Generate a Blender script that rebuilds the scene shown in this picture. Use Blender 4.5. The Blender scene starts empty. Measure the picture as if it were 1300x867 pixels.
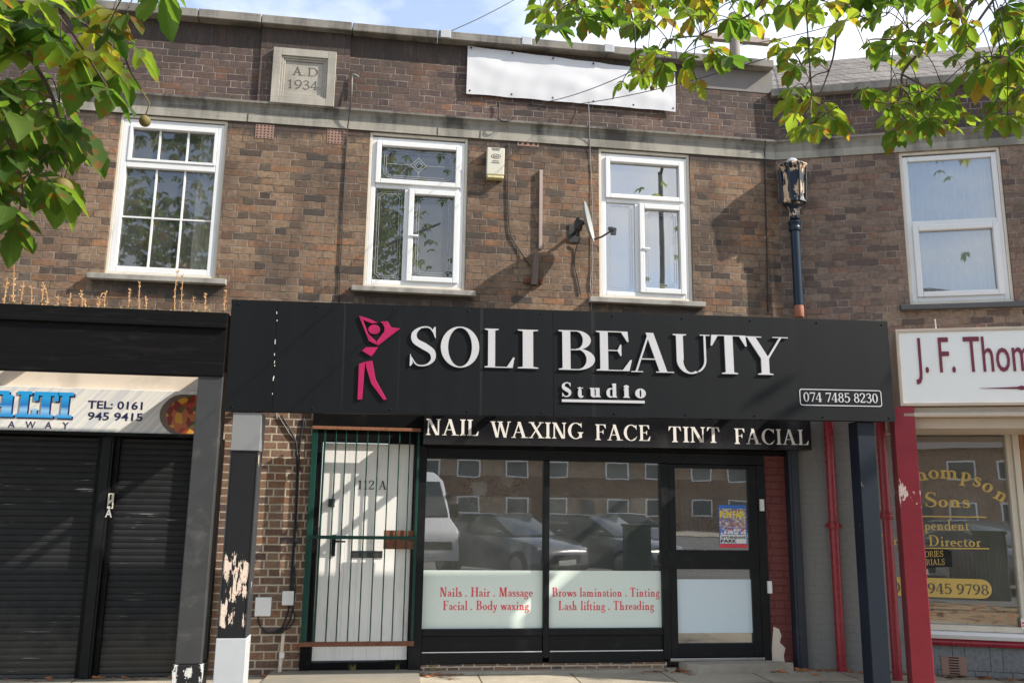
import bpy, bmesh, math, random
from mathutils import Vector, Matrix, Euler
R = random.Random(7)
scene = bpy.context.scene
COL = scene.collection
rad = math.radians

# ------------------------------------------------------------------ camera
CAM_POS = Vector((0.0, -8.625, 1.5265))
CAM_R = Vector((0.98998406, -0.14052532, 0.01357172))
CAM_U = Vector((-0.03968365, -0.18472765, 0.98198824))
CAM_F = Vector((0.13548714, 0.97269128, 0.18845399))
FOC = 1082.196
cam = bpy.data.cameras.new("camera")
cam.sensor_fit = 'HORIZONTAL'; cam.sensor_width = 36.0
cam.lens = 36.0 * FOC / 1300.0
cam.clip_start = 0.05; cam.clip_end = 2000
camo = bpy.data.objects.new("camera", cam); COL.objects.link(camo)
m = Matrix((CAM_R, CAM_U, -CAM_F)).transposed().to_4x4(); m.translation = CAM_POS
camo.matrix_world = m
scene.camera = camo

# ------------------------------------------------------------------ light
SUN_AZ, SUN_EL = rad(110.5), rad(37.5)        # azimuth clockwise from +Y
SUN = Vector((math.sin(SUN_AZ)*math.cos(SUN_EL), math.cos(SUN_AZ)*math.cos(SUN_EL), math.sin(SUN_EL)))
sl = bpy.data.lights.new("sun", 'SUN'); sl.energy = 4.2; sl.angle = rad(0.55); sl.color = (1.0, 0.93, 0.82)
so = bpy.data.objects.new("sun", sl); COL.objects.link(so)
so.rotation_euler = (-SUN).to_track_quat('-Z', 'Y').to_euler()
so.location = SUN * 60
world = bpy.data.worlds.new("World"); scene.world = world
world.use_nodes = True
nt = world.node_tree; nt.nodes.clear()
def wn(t): return nt.nodes.new(t)
out = wn('ShaderNodeOutputWorld'); bg = wn('ShaderNodeBackground')
sky = wn('ShaderNodeTexSky'); sky.sky_type = 'NISHITA'; sky.sun_disc = False
sky.dust_density = .7; sky.ozone_density = 2.0
sky.sun_elevation = SUN_EL; sky.sun_rotation = SUN_AZ
tc = wn('ShaderNodeTexCoord'); mp = wn('ShaderNodeMapping'); mp.inputs['Scale'].default_value = (1.6, 1.6, 3.4)
nz = wn('ShaderNodeTexNoise'); nz.inputs['Scale'].default_value = 1.7; nz.inputs['Detail'].default_value = 9; nz.inputs['Roughness'].default_value = .58
rp = wn('ShaderNodeValToRGB'); rp.color_ramp.elements[0].position = .42; rp.color_ramp.elements[1].position = .62; rp.color_ramp.elements[0].color = (.22,.22,.22,1)
mx = wn('ShaderNodeMix'); mx.data_type = 'RGBA'
mx.inputs['B'].default_value = (4.6, 4.75, 5.1, 1)
nt.links.new(tc.outputs['Generated'], mp.inputs['Vector']); nt.links.new(mp.outputs[0], nz.inputs['Vector'])
nt.links.new(nz.outputs['Fac'], rp.inputs[0]); nt.links.new(rp.outputs[0], mx.inputs['Factor'])
nt.links.new(sky.outputs[0], mx.inputs['A']); nt.links.new(mx.outputs['Result'], bg.inputs['Color'])
bg.inputs['Strength'].default_value = 0.15
nt.links.new(bg.outputs[0], out.inputs['Surface'])
scene.view_settings.view_transform = 'Standard'; scene.view_settings.look = 'None'
scene.view_settings.exposure = 1.02; scene.view_settings.gamma = 1.0
scene.view_settings.use_curve_mapping = False
scene.cycles.max_bounces = 8; scene.cycles.transparent_max_bounces = 16
scene.cycles.sample_clamp_indirect = 6.0

# ------------------------------------------------------------------ frames: local x along a wall, -y out of it, z up
class Frame:
    def __init__(s, mat): s.m = mat; s.inv = mat.inverted()
    def at(s, px, py, D=0.0):
        """point of this frame's plane D metres out of the wall that shows at photo pixel (px, py)"""
        r = s.inv.to_3x3() @ (CAM_F*FOC + CAM_R*(px-650) - CAM_U*(py-433.5))
        c = s.inv @ CAM_POS
        t = (-D - c.y) / r.y
        return c + r*t
MAIN = Frame(Matrix.Identity(4))
CX = MAIN.at(984, 181).x
ALPHA = 0.34159
WING = Frame(Matrix.Translation((CX, 0, 0)) @ Matrix.Rotation(-ALPHA, 4, 'Z'))
def ray_pt(px, py, dist):
    return CAM_POS + (CAM_F*FOC + CAM_R*(px-650) - CAM_U*(py-433.5)).normalized()*dist
def span(fr, D, *pts):
    """axis-aligned rectangle (x0,x1,z0,z1) from photo corners TL, TR, BR, BL"""
    q = [fr.at(x, y, D) for x, y in pts]
    return ((q[0].x+q[3].x)/2, (q[1].x+q[2].x)/2, (q[2].z+q[3].z)/2, (q[0].z+q[1].z)/2)

# ------------------------------------------------------------------ object helpers
BASE = {}
def thing(name, label, cat, base=(0, 0, 0), fr=MAIN, group=None):
    o = bpy.data.objects.new(name, None); COL.objects.link(o); o.empty_display_size = .1
    o.matrix_world = fr.m @ Matrix.Translation(base)
    o['label'] = label; o['category'] = cat
    if group: o['group'] = group
    BASE[o] = Vector(base)
    return o
def tag(o, label, cat, group=None, kind=None):
    o['label'] = label; o['category'] = cat
    if group: o['group'] = group
    if kind: o['kind'] = kind
    return o
def obj(name, bm, mat, parent=None, fr=MAIN, bevel=0, smooth=False, label=None):
    """links bm as ONE mesh object. verts are in the frame's coordinates"""
    me = bpy.data.meshes.new(name)
    if parent is not None:
        root = parent
        while root.parent: root = root.parent
        b = BASE[root]
    else:
        xs = [v.co for v in bm.verts]
        b = Vector(((min(c.x for c in xs)+max(c.x for c in xs))/2, (min(c.y for c in xs)+max(c.y for c in xs))/2, min(c.z for c in xs)))
    for v in bm.verts: v.co -= b
    bmesh.ops.recalc_face_normals(bm, faces=bm.faces)
    bm.to_mesh(me); bm.free()
    o = bpy.data.objects.new(name, me); COL.objects.link(o)
    if isinstance(mat, (list, tuple)):
        for k in mat: me.materials.append(k)
    else: me.materials.append(mat)
    if parent is not None: o.parent = parent
    else:
        o.matrix_world = fr.m @ Matrix.Translation(b); BASE[o] = b
    if smooth:
        for p in me.polygons: p.use_smooth = True
        if smooth != 'all':
            md = o.modifiers.new('edges', 'EDGE_SPLIT'); md.split_angle = rad(40)
    if bevel:
        md = o.modifiers.new('bevel', 'BEVEL'); md.width = bevel; md.segments = 2; md.limit_method = 'ANGLE'; md.angle_limit = rad(40)
    if label: o['label'] = label
    return o
def struct(name, bm, mat, **k):
    o = obj(name, bm, mat, **k); o['kind'] = 'structure'; return o
def copy_tree(o, parent=None):
    c = o.copy(); COL.objects.link(c)
    if parent is not None: c.parent = parent
    for ch in list(o.children): copy_tree(ch, c)
    return c
NB = bmesh.new
def box(bm, x0, x1, y0, y1, z0, z1, mi=0):
    v = [bm.verts.new(p) for p in ((x0,y0,z0),(x1,y0,z0),(x1,y1,z0),(x0,y1,z0),(x0,y0,z1),(x1,y0,z1),(x1,y1,z1),(x0,y1,z1))]
    for f in ((0,3,2,1),(4,5,6,7),(0,1,5,4),(1,2,6,5),(2,3,7,6),(3,0,4,7)):
        bm.faces.new([v[i] for i in f]).material_index = mi
    return bm
def bx(*a): return box(NB(), *a)
def hexa(bm, pts):
    """8 points: bottom ring of 4, top ring of 4"""
    v = [bm.verts.new(p) for p in pts]
    for f in ((0,3,2,1),(4,5,6,7),(0,1,5,4),(1,2,6,5),(2,3,7,6),(3,0,4,7)): bm.faces.new([v[i] for i in f])
    return bm
def prism(bm, poly, y0, y1):
    """polygon in x,z extruded from y0 (front) to y1"""
    a = [bm.verts.new((x, y0, z)) for x, z in poly]; b = [bm.verts.new((x, y1, z)) for x, z in poly]
    n = len(poly)
    bm.faces.new(a); bm.faces.new(b[::-1])
    for i in range(n): bm.faces.new((a[i], b[i], b[(i+1) % n], a[(i+1) % n]))
    return bm
def extrude_x(bm, prof, x0, x1):
    """profile in (y,z) extruded along x"""
    a = [bm.verts.new((x0, y, z)) for y, z in prof]; b = [bm.verts.new((x1, y, z)) for y, z in prof]
    n = len(prof); bm.faces.new(a[::-1]); bm.faces.new(b)
    for i in range(n): bm.faces.new((a[i], a[(i+1) % n], b[(i+1) % n], b[i]))
    return bm
def tube(bm, pts, r, seg=8, cap=True):
    pts = [Vector(p) for p in pts]; rs = r if isinstance(r, (list, tuple)) else [r]*len(pts)
    rings = []; up = None
    for i, p in enumerate(pts):
        d = (pts[min(i+1, len(pts)-1)] - pts[max(i-1, 0)]).normalized()
        if up is None: up = d.orthogonal().normalized()
        else:
            up = (up - d*up.dot(d))
            up = up.normalized() if up.length > 1e-6 else d.orthogonal().normalized()
        s = d.cross(up)
        rings.append([bm.verts.new(p + (up*math.cos(2*math.pi*k/seg) + s*math.sin(2*math.pi*k/seg))*rs[i]) for k in range(seg)])
    for a, b in zip(rings, rings[1:]):
        for k in range(seg): bm.faces.new((a[k], a[(k+1) % seg], b[(k+1) % seg], b[k]))
    if cap: bm.faces.new(rings[0][::-1]); bm.faces.new(rings[-1])
    return bm
def lathe(bm, prof, c=(0,0,0), seg=20, M=None):
    """profile of (r,z) turned about the z axis at c"""
    rings = []
    for r, z in prof:
        rings.append([Vector((r*math.cos(2*math.pi*k/seg), r*math.sin(2*math.pi*k/seg), z)) for k in range(seg)])
    vs = []
    for ring in rings:
        vs.append([bm.verts.new(((M @ p) if M else p) + Vector(c)) for p in ring])
    for a, b in zip(vs, vs[1:]):
        for k in range(seg): bm.faces.new((a[k], a[(k+1) % seg], b[(k+1) % seg], b[k]))
    bm.faces.new(vs[0][::-1]); bm.faces.new(vs[-1])
    return bm
def smoothpath(pts, n=6):
    P = [Vector(p) for p in pts]; P = [P[0]] + P + [P[-1]]; res = []
    for i in range(1, len(P)-2):
        for k in range(n):
            t = k/n; a, b, c, d = P[i-1], P[i], P[i+1], P[i+2]
            res.append(.5*((2*b) + (c-a)*t + (2*a-5*b+4*c-d)*t*t + (3*b-a-3*c+d)*t**3))
    res.append(P[-2]); return res

# ------------------------------------------------------------------ materials
def newmat(name):
    m = bpy.data.materials.new(name); m.use_nodes = True
    t = m.node_tree; t.nodes.clear()
    o = t.nodes.new('ShaderNodeOutputMaterial'); p = t.nodes.new('ShaderNodeBsdfPrincipled')
    t.links.new(p.outputs[0], o.inputs[0])
    return m, t, p
class G:
    """small node-graph writer"""
    def __init__(s, t): s.t = t
    def n(s, typ, **kw):
        x = s.t.nodes.new(typ)
        for k, v in kw.items(): setattr(x, k, v)
        return x
    def put(s, sock, v):
        if isinstance(v, bpy.types.NodeSocket): s.t.links.new(v, sock)
        elif isinstance(v, (tuple, list)) and len(v) == 3 and sock.type == 'RGBA': sock.default_value = (*v, 1)
        else: sock.default_value = v
    def math(s, op, a, b=0.0, c=0.0, clamp=False):
        x = s.n('ShaderNodeMath', operation=op, use_clamp=clamp)
        for i, v in enumerate((a, b, c)): s.put(x.inputs[i], v)
        return x.outputs[0]
    def mix(s, f, a, b, blend='MIX'):
        x = s.n('ShaderNodeMix', data_type='RGBA', blend_type=blend)
        s.put(x.inputs['Factor'], f); s.put(x.inputs['A'], a); s.put(x.inputs['B'], b)
        return x.outputs['Result']
    def noise(s, vec, scale, detail=4, rough=.55, dist=0):
        x = s.n('ShaderNodeTexNoise'); s.put(x.inputs['Scale'], scale); x.inputs['Detail'].default_value = detail
        x.inputs['Roughness'].default_value = rough; x.inputs['Distortion'].default_value = dist
        if vec is not None: s.put(x.inputs['Vector'], vec)
        return x.outputs['Fac']
    def ramp(s, f, stops, interp='LINEAR'):
        x = s.n('ShaderNodeValToRGB'); r = x.color_ramp; r.interpolation = interp
        while len(r.elements) < len(stops): r.elements.new(.5)
        for e, (p, c) in zip(r.elements, stops):
            e.position = p; e.color = (*c, 1) if len(c) == 3 else c
        s.put(x.inputs[0], f); return x.outputs[0]
    def step(s, v, a, b):
        x = s.n('ShaderNodeMapRange', interpolation_type='SMOOTHSTEP'); s.put(x.inputs[0], v)
        x.inputs[1].default_value = a; x.inputs[2].default_value = b
        return x.outputs[0]
    def scalev(s, vec, sc):
        x = s.n('ShaderNodeMapping'); x.inputs['Scale'].default_value = sc; s.put(x.inputs['Vector'], vec); return x.outputs[0]
    def coord(s): return s.n('ShaderNodeTexCoord').outputs['Object']
    def xyz(s, v):
        x = s.n('ShaderNodeSeparateXYZ'); s.put(x.inputs[0], v); return x.outputs
    def comb(s, a, b, c):
        x = s.n('ShaderNodeCombineXYZ')
        for i, v in enumerate((a, b, c)): s.put(x.inputs[i], v)
        return x.outputs[0]
    def bump(s, h, p, strength=.5, dist=.004):
        x = s.n('ShaderNodeBump'); x.inputs['Strength'].default_value = strength; x.inputs['Distance'].default_value = dist
        s.put(x.inputs['Height'], h); s.t.links.new(x.outputs[0], p.inputs['Normal'])
def plain(name, c, rough=.5, var=.18, scale=9, bump=.15, spec=.5, metal=0.0, dirt=None, dirt_amt=.35, stretch=(1,1,1), bdist=.003, coat=0):
    """paint, plastic or stone with uneven tone, grime of its own shape and a little relief"""
    m, t, p = newmat(name); g = G(t); v = g.scalev(g.coord(), stretch)
    n1 = g.noise(v, scale, 6); n2 = g.noise(v, scale*7, 3)
    k = g.math('ADD', g.math('MULTIPLY', g.math('SUBTRACT', n1, .5), 2*var), 1.0)
    k = g.math('ADD', k, g.math('MULTIPLY', g.math('SUBTRACT', n2, .5), var))
    col = g.mix(1.0, c, g.comb(k, k, k), 'MULTIPLY')
    if dirt:
        d = g.step(g.noise(v, scale*.6, 8, .65, .4), .52, .72)
        col = g.mix(g.math('MULTIPLY', d, dirt_amt), col, dirt)
    g.put(p.inputs['Base Color'], col)
    rr = g.math('ADD', rough-.08, g.math('MULTIPLY', n1, .16), clamp=True); g.put(p.inputs['Roughness'], rr)
    p.inputs['Metallic'].default_value = metal; p.inputs['Specular IOR Level'].default_value = spec
    p.inputs['Coat Weight'].default_value = coat
    if bump: g.bump(g.math('ADD', n1, g.math('MULTIPLY', n2, .5)), p, bump, bdist)
    return m
def peeling(name, paint, under, zlo, zhi, amount=.5, rough=.45, edge=None, stretch=(14, 14, 5)):
    """old paint flaked off to primer and wood, mostly between zlo and zhi (object heights)"""
    m, t, p = newmat(name); g = G(t); v = g.coord(); z = g.xyz(v)[2]
    n = g.noise(g.scalev(v, stretch), 1.0, 7, .62, .3)
    zone = g.math('MULTIPLY', g.step(z, zlo, zlo+.06), g.math('SUBTRACT', 1.0, g.step(z, zhi-.25, zhi)))
    th = g.math('SUBTRACT', .74, g.math('MULTIPLY', zone, amount))
    d = g.math('SUBTRACT', n, th)
    off = g.step(d, 0, .015)
    n2 = g.noise(v, 30, 4)
    und = g.ramp(n2, [(.3, under), (.55, tuple(min(1, c*1.35) for c in under)), (.75, edge or tuple(c*.6 for c in under))])
    k = g.math('ADD', .75, g.math('MULTIPLY', g.noise(v, 6, 5), .5))
    pc = g.mix(1.0, paint, g.comb(k, k, k), 'MULTIPLY')
    g.put(p.inputs['Base Color'], g.mix(off, pc, und))
    p.inputs['Specular IOR Level'].default_value = .28
    g.put(p.inputs['Roughness'], g.math('ADD', rough, g.math('MULTIPLY', off, .3)))
    g.bump(g.math('SUBTRACT', g.math('MULTIPLY', n2, .3), off), p, .4, .003)
    return m
def brick(name, stops, mortar, course=.0752, dark=.35, soot=(.05,.042,.038), bumpd=.015, soldier=False, painted=None, joint=.0042, sootlevel=.56, joint_shade=.85, stains=()):
    """Flemish bond from node maths: every brick gets its own tone and its own height; mortar is recessed"""
    m, t, p = newmat(name); g = G(t); v = g.coord()
    w1 = g.noise(g.scalev(v, (9, 9, 9)), 1, 2); w2 = g.noise(g.scalev(v, (11, 11, 11)), 1.3, 2)
    fine = g.noise(v, 120, 3)
    s = g.xyz(v)
    x = g.math('ADD', s[0], g.math('MULTIPLY', g.math('SUBTRACT', w1, .5), .010))
    x = g.math('ADD', x, s[1])
    z = g.math('ADD', s[2], g.math('MULTIPLY', g.math('SUBTRACT', w2, .5), .010))
    if soldier:
        u = g.math('DIVIDE', x, .0752); cell = g.math('FLOOR', u); fu = g.math('FRACT', u)
        d = g.math('MULTIPLY', g.math('MINIMUM', fu, g.math('SUBTRACT', 1.0, fu)), .0752)
        ident = g.comb(cell, 3.3, 1.7)
    else:
        rowf = g.math('DIVIDE', z, course); row = g.math('FLOOR', rowf); fz = g.math('FRACT', rowf)
        par = g.math('MULTIPLY', g.math('FLOORED_MODULO', row, 2.0), .1688)
        jit = g.n('ShaderNodeTexWhiteNoise', noise_dimensions='1D'); g.put(jit.inputs['W'], row)
        xx = g.math('ADD', g.math('ADD', x, par), g.math('MULTIPLY', jit.outputs[0], .05))
        u = g.math('DIVIDE', xx, .3375); cell = g.math('FLOOR', u); fu = g.math('FRACT', u)
        hdr = g.math('GREATER_THAN', fu, .6667)
        lo = g.math('MULTIPLY', hdr, .6667)
        wid = g.math('SUBTRACT', .6667, g.math('MULTIPLY', hdr, .3334))
        a = g.math('SUBTRACT', fu, lo)
        dx = g.math('MULTIPLY', g.math('MINIMUM', a, g.math('SUBTRACT', wid, a)), .3375)
        dz = g.math('MULTIPLY', g.math('MINIMUM', fz, g.math('SUBTRACT', 1.0, fz)), course)
        d = g.math('MINIMUM', dx, dz)
        ident = g.comb(g.math('ADD', cell, g.math('MULTIPLY', hdr, .5)), row, .37)
    wnz = g.n('ShaderNodeTexWhiteNoise', noise_dimensions='3D'); g.put(wnz.inputs['Vector'], ident)
    rnd = wnz.outputs['Value']
    rough_edge = g.math('MULTIPLY', g.math('SUBTRACT', g.noise(v, 60, 3), .5), .006)
    face = g.step(g.math('ADD', d, rough_edge), joint-.0014, joint+.0022)
    bc = g.ramp(rnd, stops)
    blot = g.noise(v, 26, 7, .70)
    k = g.math('ADD', .18, g.math('MULTIPLY', blot, 1.6))
    bc = g.mix(1.0, bc, g.comb(k, k, k), 'MULTIPLY')
    # soot and weathering patches in broad uneven clouds
    big = g.math('ADD', g.math('MULTIPLY', g.noise(g.scalev(v, (1.0, 1.0, .75)), 1.7, 7, .66), .8), g.math('MULTIPLY', wnz.outputs['Value'], .18))
    st = g.math('MULTIPLY', g.step(big, sootlevel-.12, sootlevel+.14), dark)
    bc = g.mix(st, bc, soot)
    mc = g.mix(g.math('MULTIPLY', g.step(g.noise(v, 6, 7, .7), .40, .60), joint_shade), mortar, tuple(c*.30 for c in mortar))  # patchy dark mortar: shade of the recessed joints put into the colour
    mc = g.mix(g.math('MULTIPLY', st, .6), mc, soot)
    col = g.mix(face, mc, bc)
    for (a0, a1, b0, b1) in stains:      # soot washed down below a ledge: ragged tongues with their own outline
        sx = g.math('MULTIPLY', g.step(s[0], a0-.10, a0+.06), g.math('SUBTRACT', 1.0, g.step(s[0], a1-.06, a1+.10)))
        sz = g.math('MULTIPLY', g.step(s[2], b0, b1), g.math('LESS_THAN', s[2], b1+.01))
        rag = g.noise(g.scalev(v, (7, 7, 2.2)), 1.0, 5, .6)
        col = g.mix(g.math('MULTIPLY', g.step(g.math('ADD', g.math('MULTIPLY', g.math('MULTIPLY', sx, sz), .55), rag), .72, .98), .8), col, soot)
    if painted: 
        kk = g.math('ADD', .8, g.math('MULTIPLY', blot, .4)); col = g.mix(1.0, painted, g.comb(kk, kk, kk), 'MULTIPLY')
        col = g.mix(g.math('MULTIPLY', g.math('SUBTRACT', 1.0, face), .10), col, tuple(c*.6 for c in painted))
    g.put(p.inputs['Base Color'], col)
    p.inputs['Roughness'].default_value = .55 if painted else .88
    p.inputs['Specular IOR Level'].default_value = .25
    h = g.math('MULTIPLY', face, g.math('ADD', .62, g.math('MULTIPLY', rnd, .38)))
    h = g.math('ADD', h, g.math('MULTIPLY', blot, .35)); h = g.math('ADD', h, g.math('MULTIPLY', fine, .16))
    g.bump(h, p, .95, bumpd)
    return m
def glass(name, tint=(1,1,1), ior=1.6, boost=1.55, rough=.0, film=.03):
    m = bpy.data.materials.new(name); m.use_nodes = True; t = m.node_tree; t.nodes.clear(); g = G(t)
    o = g.n('ShaderNodeOutputMaterial'); tr = g.n('ShaderNodeBsdfTransparent'); gl = g.n('ShaderNodeBsdfGlossy')
    tr.inputs[0].default_value = (*tint, 1); gl.inputs['Roughness'].default_value = rough
    fr = g.n('ShaderNodeFresnel'); fr.inputs[0].default_value = ior
    f = g.math('MULTIPLY', fr.outputs[0], 1.9*boost, clamp=True)     # both faces of a pane reflect
    nzv = g.noise(g.coord(), 1.3, 2); b = g.n('ShaderNodeBump'); b.inputs['Strength'].default_value = .03; b.inputs['Distance'].default_value = .02
    t.links.new(nzv, b.inputs['Height']); t.links.new(b.outputs[0], gl.inputs['Normal'])
    x = g.n('ShaderNodeMixShader'); t.links.new(f, x.inputs[0]); t.links.new(tr.outputs[0], x.inputs[1]); t.links.new(gl.outputs[0], x.inputs[2])
    df = g.n('ShaderNodeBsdfDiffuse'); df.inputs[0].default_value = (.62,.64,.60,1)      # pale reflected veil put into the colour, along with street dust
    dust_veil = g.math('ADD', .022+film, g.math('MULTIPLY', g.step(g.noise(g.coord(), 2.2, 6, .65), .4, .75), .05))
    y = g.n('ShaderNodeMixShader'); t.links.new(dust_veil, y.inputs[0]); t.links.new(x.outputs[0], y.inputs[1]); t.links.new(df.outputs[0], y.inputs[2])
    t.links.new(y.outputs[0], o.inputs[0])
    return m
# ------------------------------------------------------------------ lettering: serif glyphs drawn from stems, bowls and strokes
def ell(cx, cy, rx, ry, a0, a1, n=18):
    return [(cx + rx*math.cos(rad(a0+(a1-a0)*i/n)), cy + ry*math.sin(rad(a0+(a1-a0)*i/n))) for i in range(n+1)]
def bowl(cx, cy, rx, ry, w, t, a0, a1, n=18):
    """crescent: stroke w at the sides, t at top and bottom"""
    return ell(cx, cy, rx, ry, a0, a1, n) + ell(cx, cy, max(.01, rx-w), ry-t, a1, a0, n)
def ringp(cx, cy, rx, ry, w, t): return [bowl(cx, cy, rx, ry, w, t, -90, 90), bowl(cx, cy, rx, ry, w, t, 90, 270)]
def bar(x0, z0, x1, z1): return [(x0, z0), (x1, z0), (x1, z1), (x0, z1)]
def dia(x0, z0, x1, z1, w): return [(x0, z0), (x0+w, z0), (x1+w, z1), (x1, z1)]
def stroke(pts, ws):
    P = smoothpath([(x, z, 0) for x, z in pts], 5); n = len(P)
    L, Rr = [], []
    for i, p in enumerate(P):
        d = (P[min(i+1, n-1)] - P[max(i-1, 0)]).normalized(); f = i/(n-1)*(len(ws)-1); k = min(int(f), len(ws)-2)
        w = ws[k] + (ws[k+1]-ws[k])*(f-k)
        L.append((p.x - d.y*w/2, p.y + d.x*w/2)); Rr.append((p.x + d.y*w/2, p.y - d.x*w/2))
    return L + Rr[::-1]
def glyph(c, w=.16, t=.04, xh=.47, sl=.075, br=.05):
    """polygons and advance for one letter; capital height 1"""
    st = t*.9
    def stem(x, z0, z1, b=3, tp=3, ww=None):
        ww = ww or w
        p = []
        if b: p += [(x-(sl if b & 1 else 0), z0), (x+ww+(sl if b & 2 else 0), z0)]
        else: p += [(x, z0), (x+ww, z0)]
        if b & 2: p += [(x+ww+sl, z0+st), (x+ww, z0+st+br)]
        if tp & 2: p += [(x+ww, z1-st-br), (x+ww+sl, z1-st), (x+ww+sl, z1)]
        else: p += [(x+ww, z1)]
        if tp & 1: p += [(x-sl, z1), (x-sl, z1-st), (x, z1-st-br)]
        else: p += [(x, z1)]
        if b & 1: p += [(x, z0+st+br), (x-sl, z0+st)]
        return p
    def flag(x, z1): return [(x+.01, z1-.02), (x-sl*.9, z1-.075), (x-sl*.9, z1-.1), (x+.01, z1-.1)]
    s = sl; A = .04
    if c == ' ': return [], .34
    if c == '.': return [ell(.1, .07, w*.5, w*.5, 0, 345, 14)], .28
    if c == ':': return [ell(.1, .07, w*.5, w*.5, 0, 345, 14), ell(.1, .42, w*.5, w*.5, 0, 345, 14)], .28
    if c == 'I': return [stem(s+A, 0, 1)], w+2*s+2*A
    if c == 'L': return [stem(s+A, 0, 1, 1, 3), bar(s+A+w, 0, .62, st), [(.62, 0), (.66, .27), (.63, .27), (.5, st), (.5, 0)]], .72
    if c in 'EF':
        P = [stem(s+A, 0, 1, 1 if c == 'E' else 3, 1), bar(s+A+w, 1-st, .62, 1), [(.62, 1), (.635, .74), (.61, .74), (.5, 1-st), (.5, 1)],
             bar(s+A+w, .5, .5, .5+st), [(.5, .66), (.5, .38), (.48, .38), (.43, .5), (.43, .5+st), (.48, .66)]]
        if c == 'E': P += [bar(s+A+w, 0, .64, st), [(.64, 0), (.69, .28), (.66, .28), (.52, st), (.52, 0)]]
        return P, .75 if c == 'E' else .69
    if c == 'T': return [stem(.36-w/2, 0, 1, 3, 0), bar(.06, 1-st, .36-w/2, 1), bar(.36+w/2, 1-st, .66, 1), [(.06, 1), (.04, .72), (.065, .72), (.17, 1-st), (.17, 1)], [(.66, 1), (.68, .72), (.655, .72), (.55, 1-st), (.55, 1)]], .74
    if c == 'A': return [dia(.11, 0, .39, .98, t*1.5), dia(.62, 0, .345, 1.0, w*1.08), bar(.22, .32, .68, .32+t), bar(.03, 0, .27, st), bar(.54, 0, .88+w*.2, st)], .94
    if c == 'U': return [stem(s+A, .33, 1, 0, 3), bowl(.41, .34, .41-s-A, .36, w*.92, t*1.4, 180, 300, 14), bowl(.41, .34, .41-s-A+.03, .36, t*1.6, t*1.4, 300, 360, 8), bar(.41+.41-s-A+.03-t*1.6, .34, .41+.41-s-A+.03, 1), bar(.41+.41-s-A-.09, 1-st, .41+.41-s-A+.12, 1)], .92
    if c == 'Y': return [stem(.41-w/2, 0, .46, 3, 0), dia(.41-w/2, .42, .09, 1, w*1.05), dia(.41+w/2-t*1.6, .42, .73-t, 1, t*1.6), bar(.01, 1-st, .36, 1), bar(.57, 1-st, .86, 1)], .86
    if c == 'O': return ringp(.45, .5, .42, .52, w*1.1, t*1.1), .9
    if c == 'D': return [stem(s+A, 0, 1, 1, 1), bar(s+A+w, 0, .42, st), bar(s+A+w, 1-st, .42, 1), bowl(.40, .5, .42, .5, w*1.08, st, -90, 90)], .88
    if c in 'CG':
        P = [bowl(.45, .5, .42, .52, w*1.1, t*1.1, 48, 312, 24), [(.76, 1.0), (.735, 1.0), (.66, .86), (.70, .80), (.765, .68)]]
        if c == 'C': P += [[(.70, .11), (.79, .26), (.775, .27), (.69, .17)]]; return P, .86
        P += [stem(.63, .06, .42, 0, 3, w)]; return P, .92
    if c == 'S': return [stroke([(.585, .80), (.47, .975), (.28, .97), (.14, .82), (.17, .63), (.36, .50), (.53, .36), (.55, .17), (.41, .03), (.21, .03), (.09, .21)], [t, t*1.2, t*1.4, w*.75, w*1.0, w*1.15, w*.95, w*.6, t*1.4, t*1.1, t]), [(.60, 1.0), (.575, 1.0), (.53, .92), (.575, .76), (.605, .70)], [(.055, 0), (.08, 0), (.12, .07), (.09, .23), (.06, .31)]], .68
    if c == 'B': return [stem(s+A, 0, 1, 1, 1), bar(s+A+w, 1-st, .38, 1), bar(s+A+w, .5, .40, .5+st), bar(s+A+w, 0, .40, st), bowl(.36, .755, .27, .245, w, st, -90, 90), bowl(.38, .27, .32, .27, w*1.05, st, -90, 90)], .76
    if c in 'PR':
        P = [stem(s+A, 0, 1, 3, 1), bar(s+A+w, 1-st, .38, 1), bar(s+A+w, .46, .38, .46+st), bowl(.36, .73, .29, .27, w, st, -90, 90)]
        if c == 'P': return P, .69
        P += [[(.36, .46), (.36+w*.9, .46), (.72, st), (.84, st), (.84, 0), (.64, 0)]]; return P, .84
    if c == 'N': return [stem(s+A, 0, 1, 3, 1, t*1.6), dia(.69-w, 0, .10, 1, w*1.1), stem(.69-t*1.6+.03, 0, 1, 0, 3, t*1.6)], .86
    if c == 'M': return [stem(s+A, 0, 1, 3, 1, t*1.6), dia(.40, 0, .13, 1, w*1.05), dia(.40+w*.4, 0, .72-t, 1, t*1.5), stem(.70, 0, 1, 3, 2, w)], 1.02
    if c == 'H': return [stem(s+A, 0, 1), bar(s+A+w, .5, .62, .5+st), stem(.62, 0, 1)], .62+w+s+A
    if c == 'W': return [dia(.30, 0, .06, 1, w), dia(.30+w*.4, 0, .53-t, 1, t*1.5), dia(.72, 0, .45, 1, w), dia(.72+w*.4, 0, 1.0-t, 1, t*1.5), bar(0, 1-st, .28, 1), bar(.38, 1-st, .68, 1), bar(.90, 1-st, 1.1, 1)], 1.1
    if c == 'X': return [dia(.60, 0, .08, 1, w*1.08), dia(.08, 0, .64, 1, t*1.6), bar(.0, 1-st, .3, 1), bar(.54, 1-st, .8, 1), bar(0, 0, .24, st), bar(.5, 0, .84, st)], .84
    if c == 'J': return [stem(.2, .1, 1, 0, 3), stroke([(.2+w*.8, .12), (.2, -.08), (.05, -.12)], [w*.7, w*.5, w*.4])], .46
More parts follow.
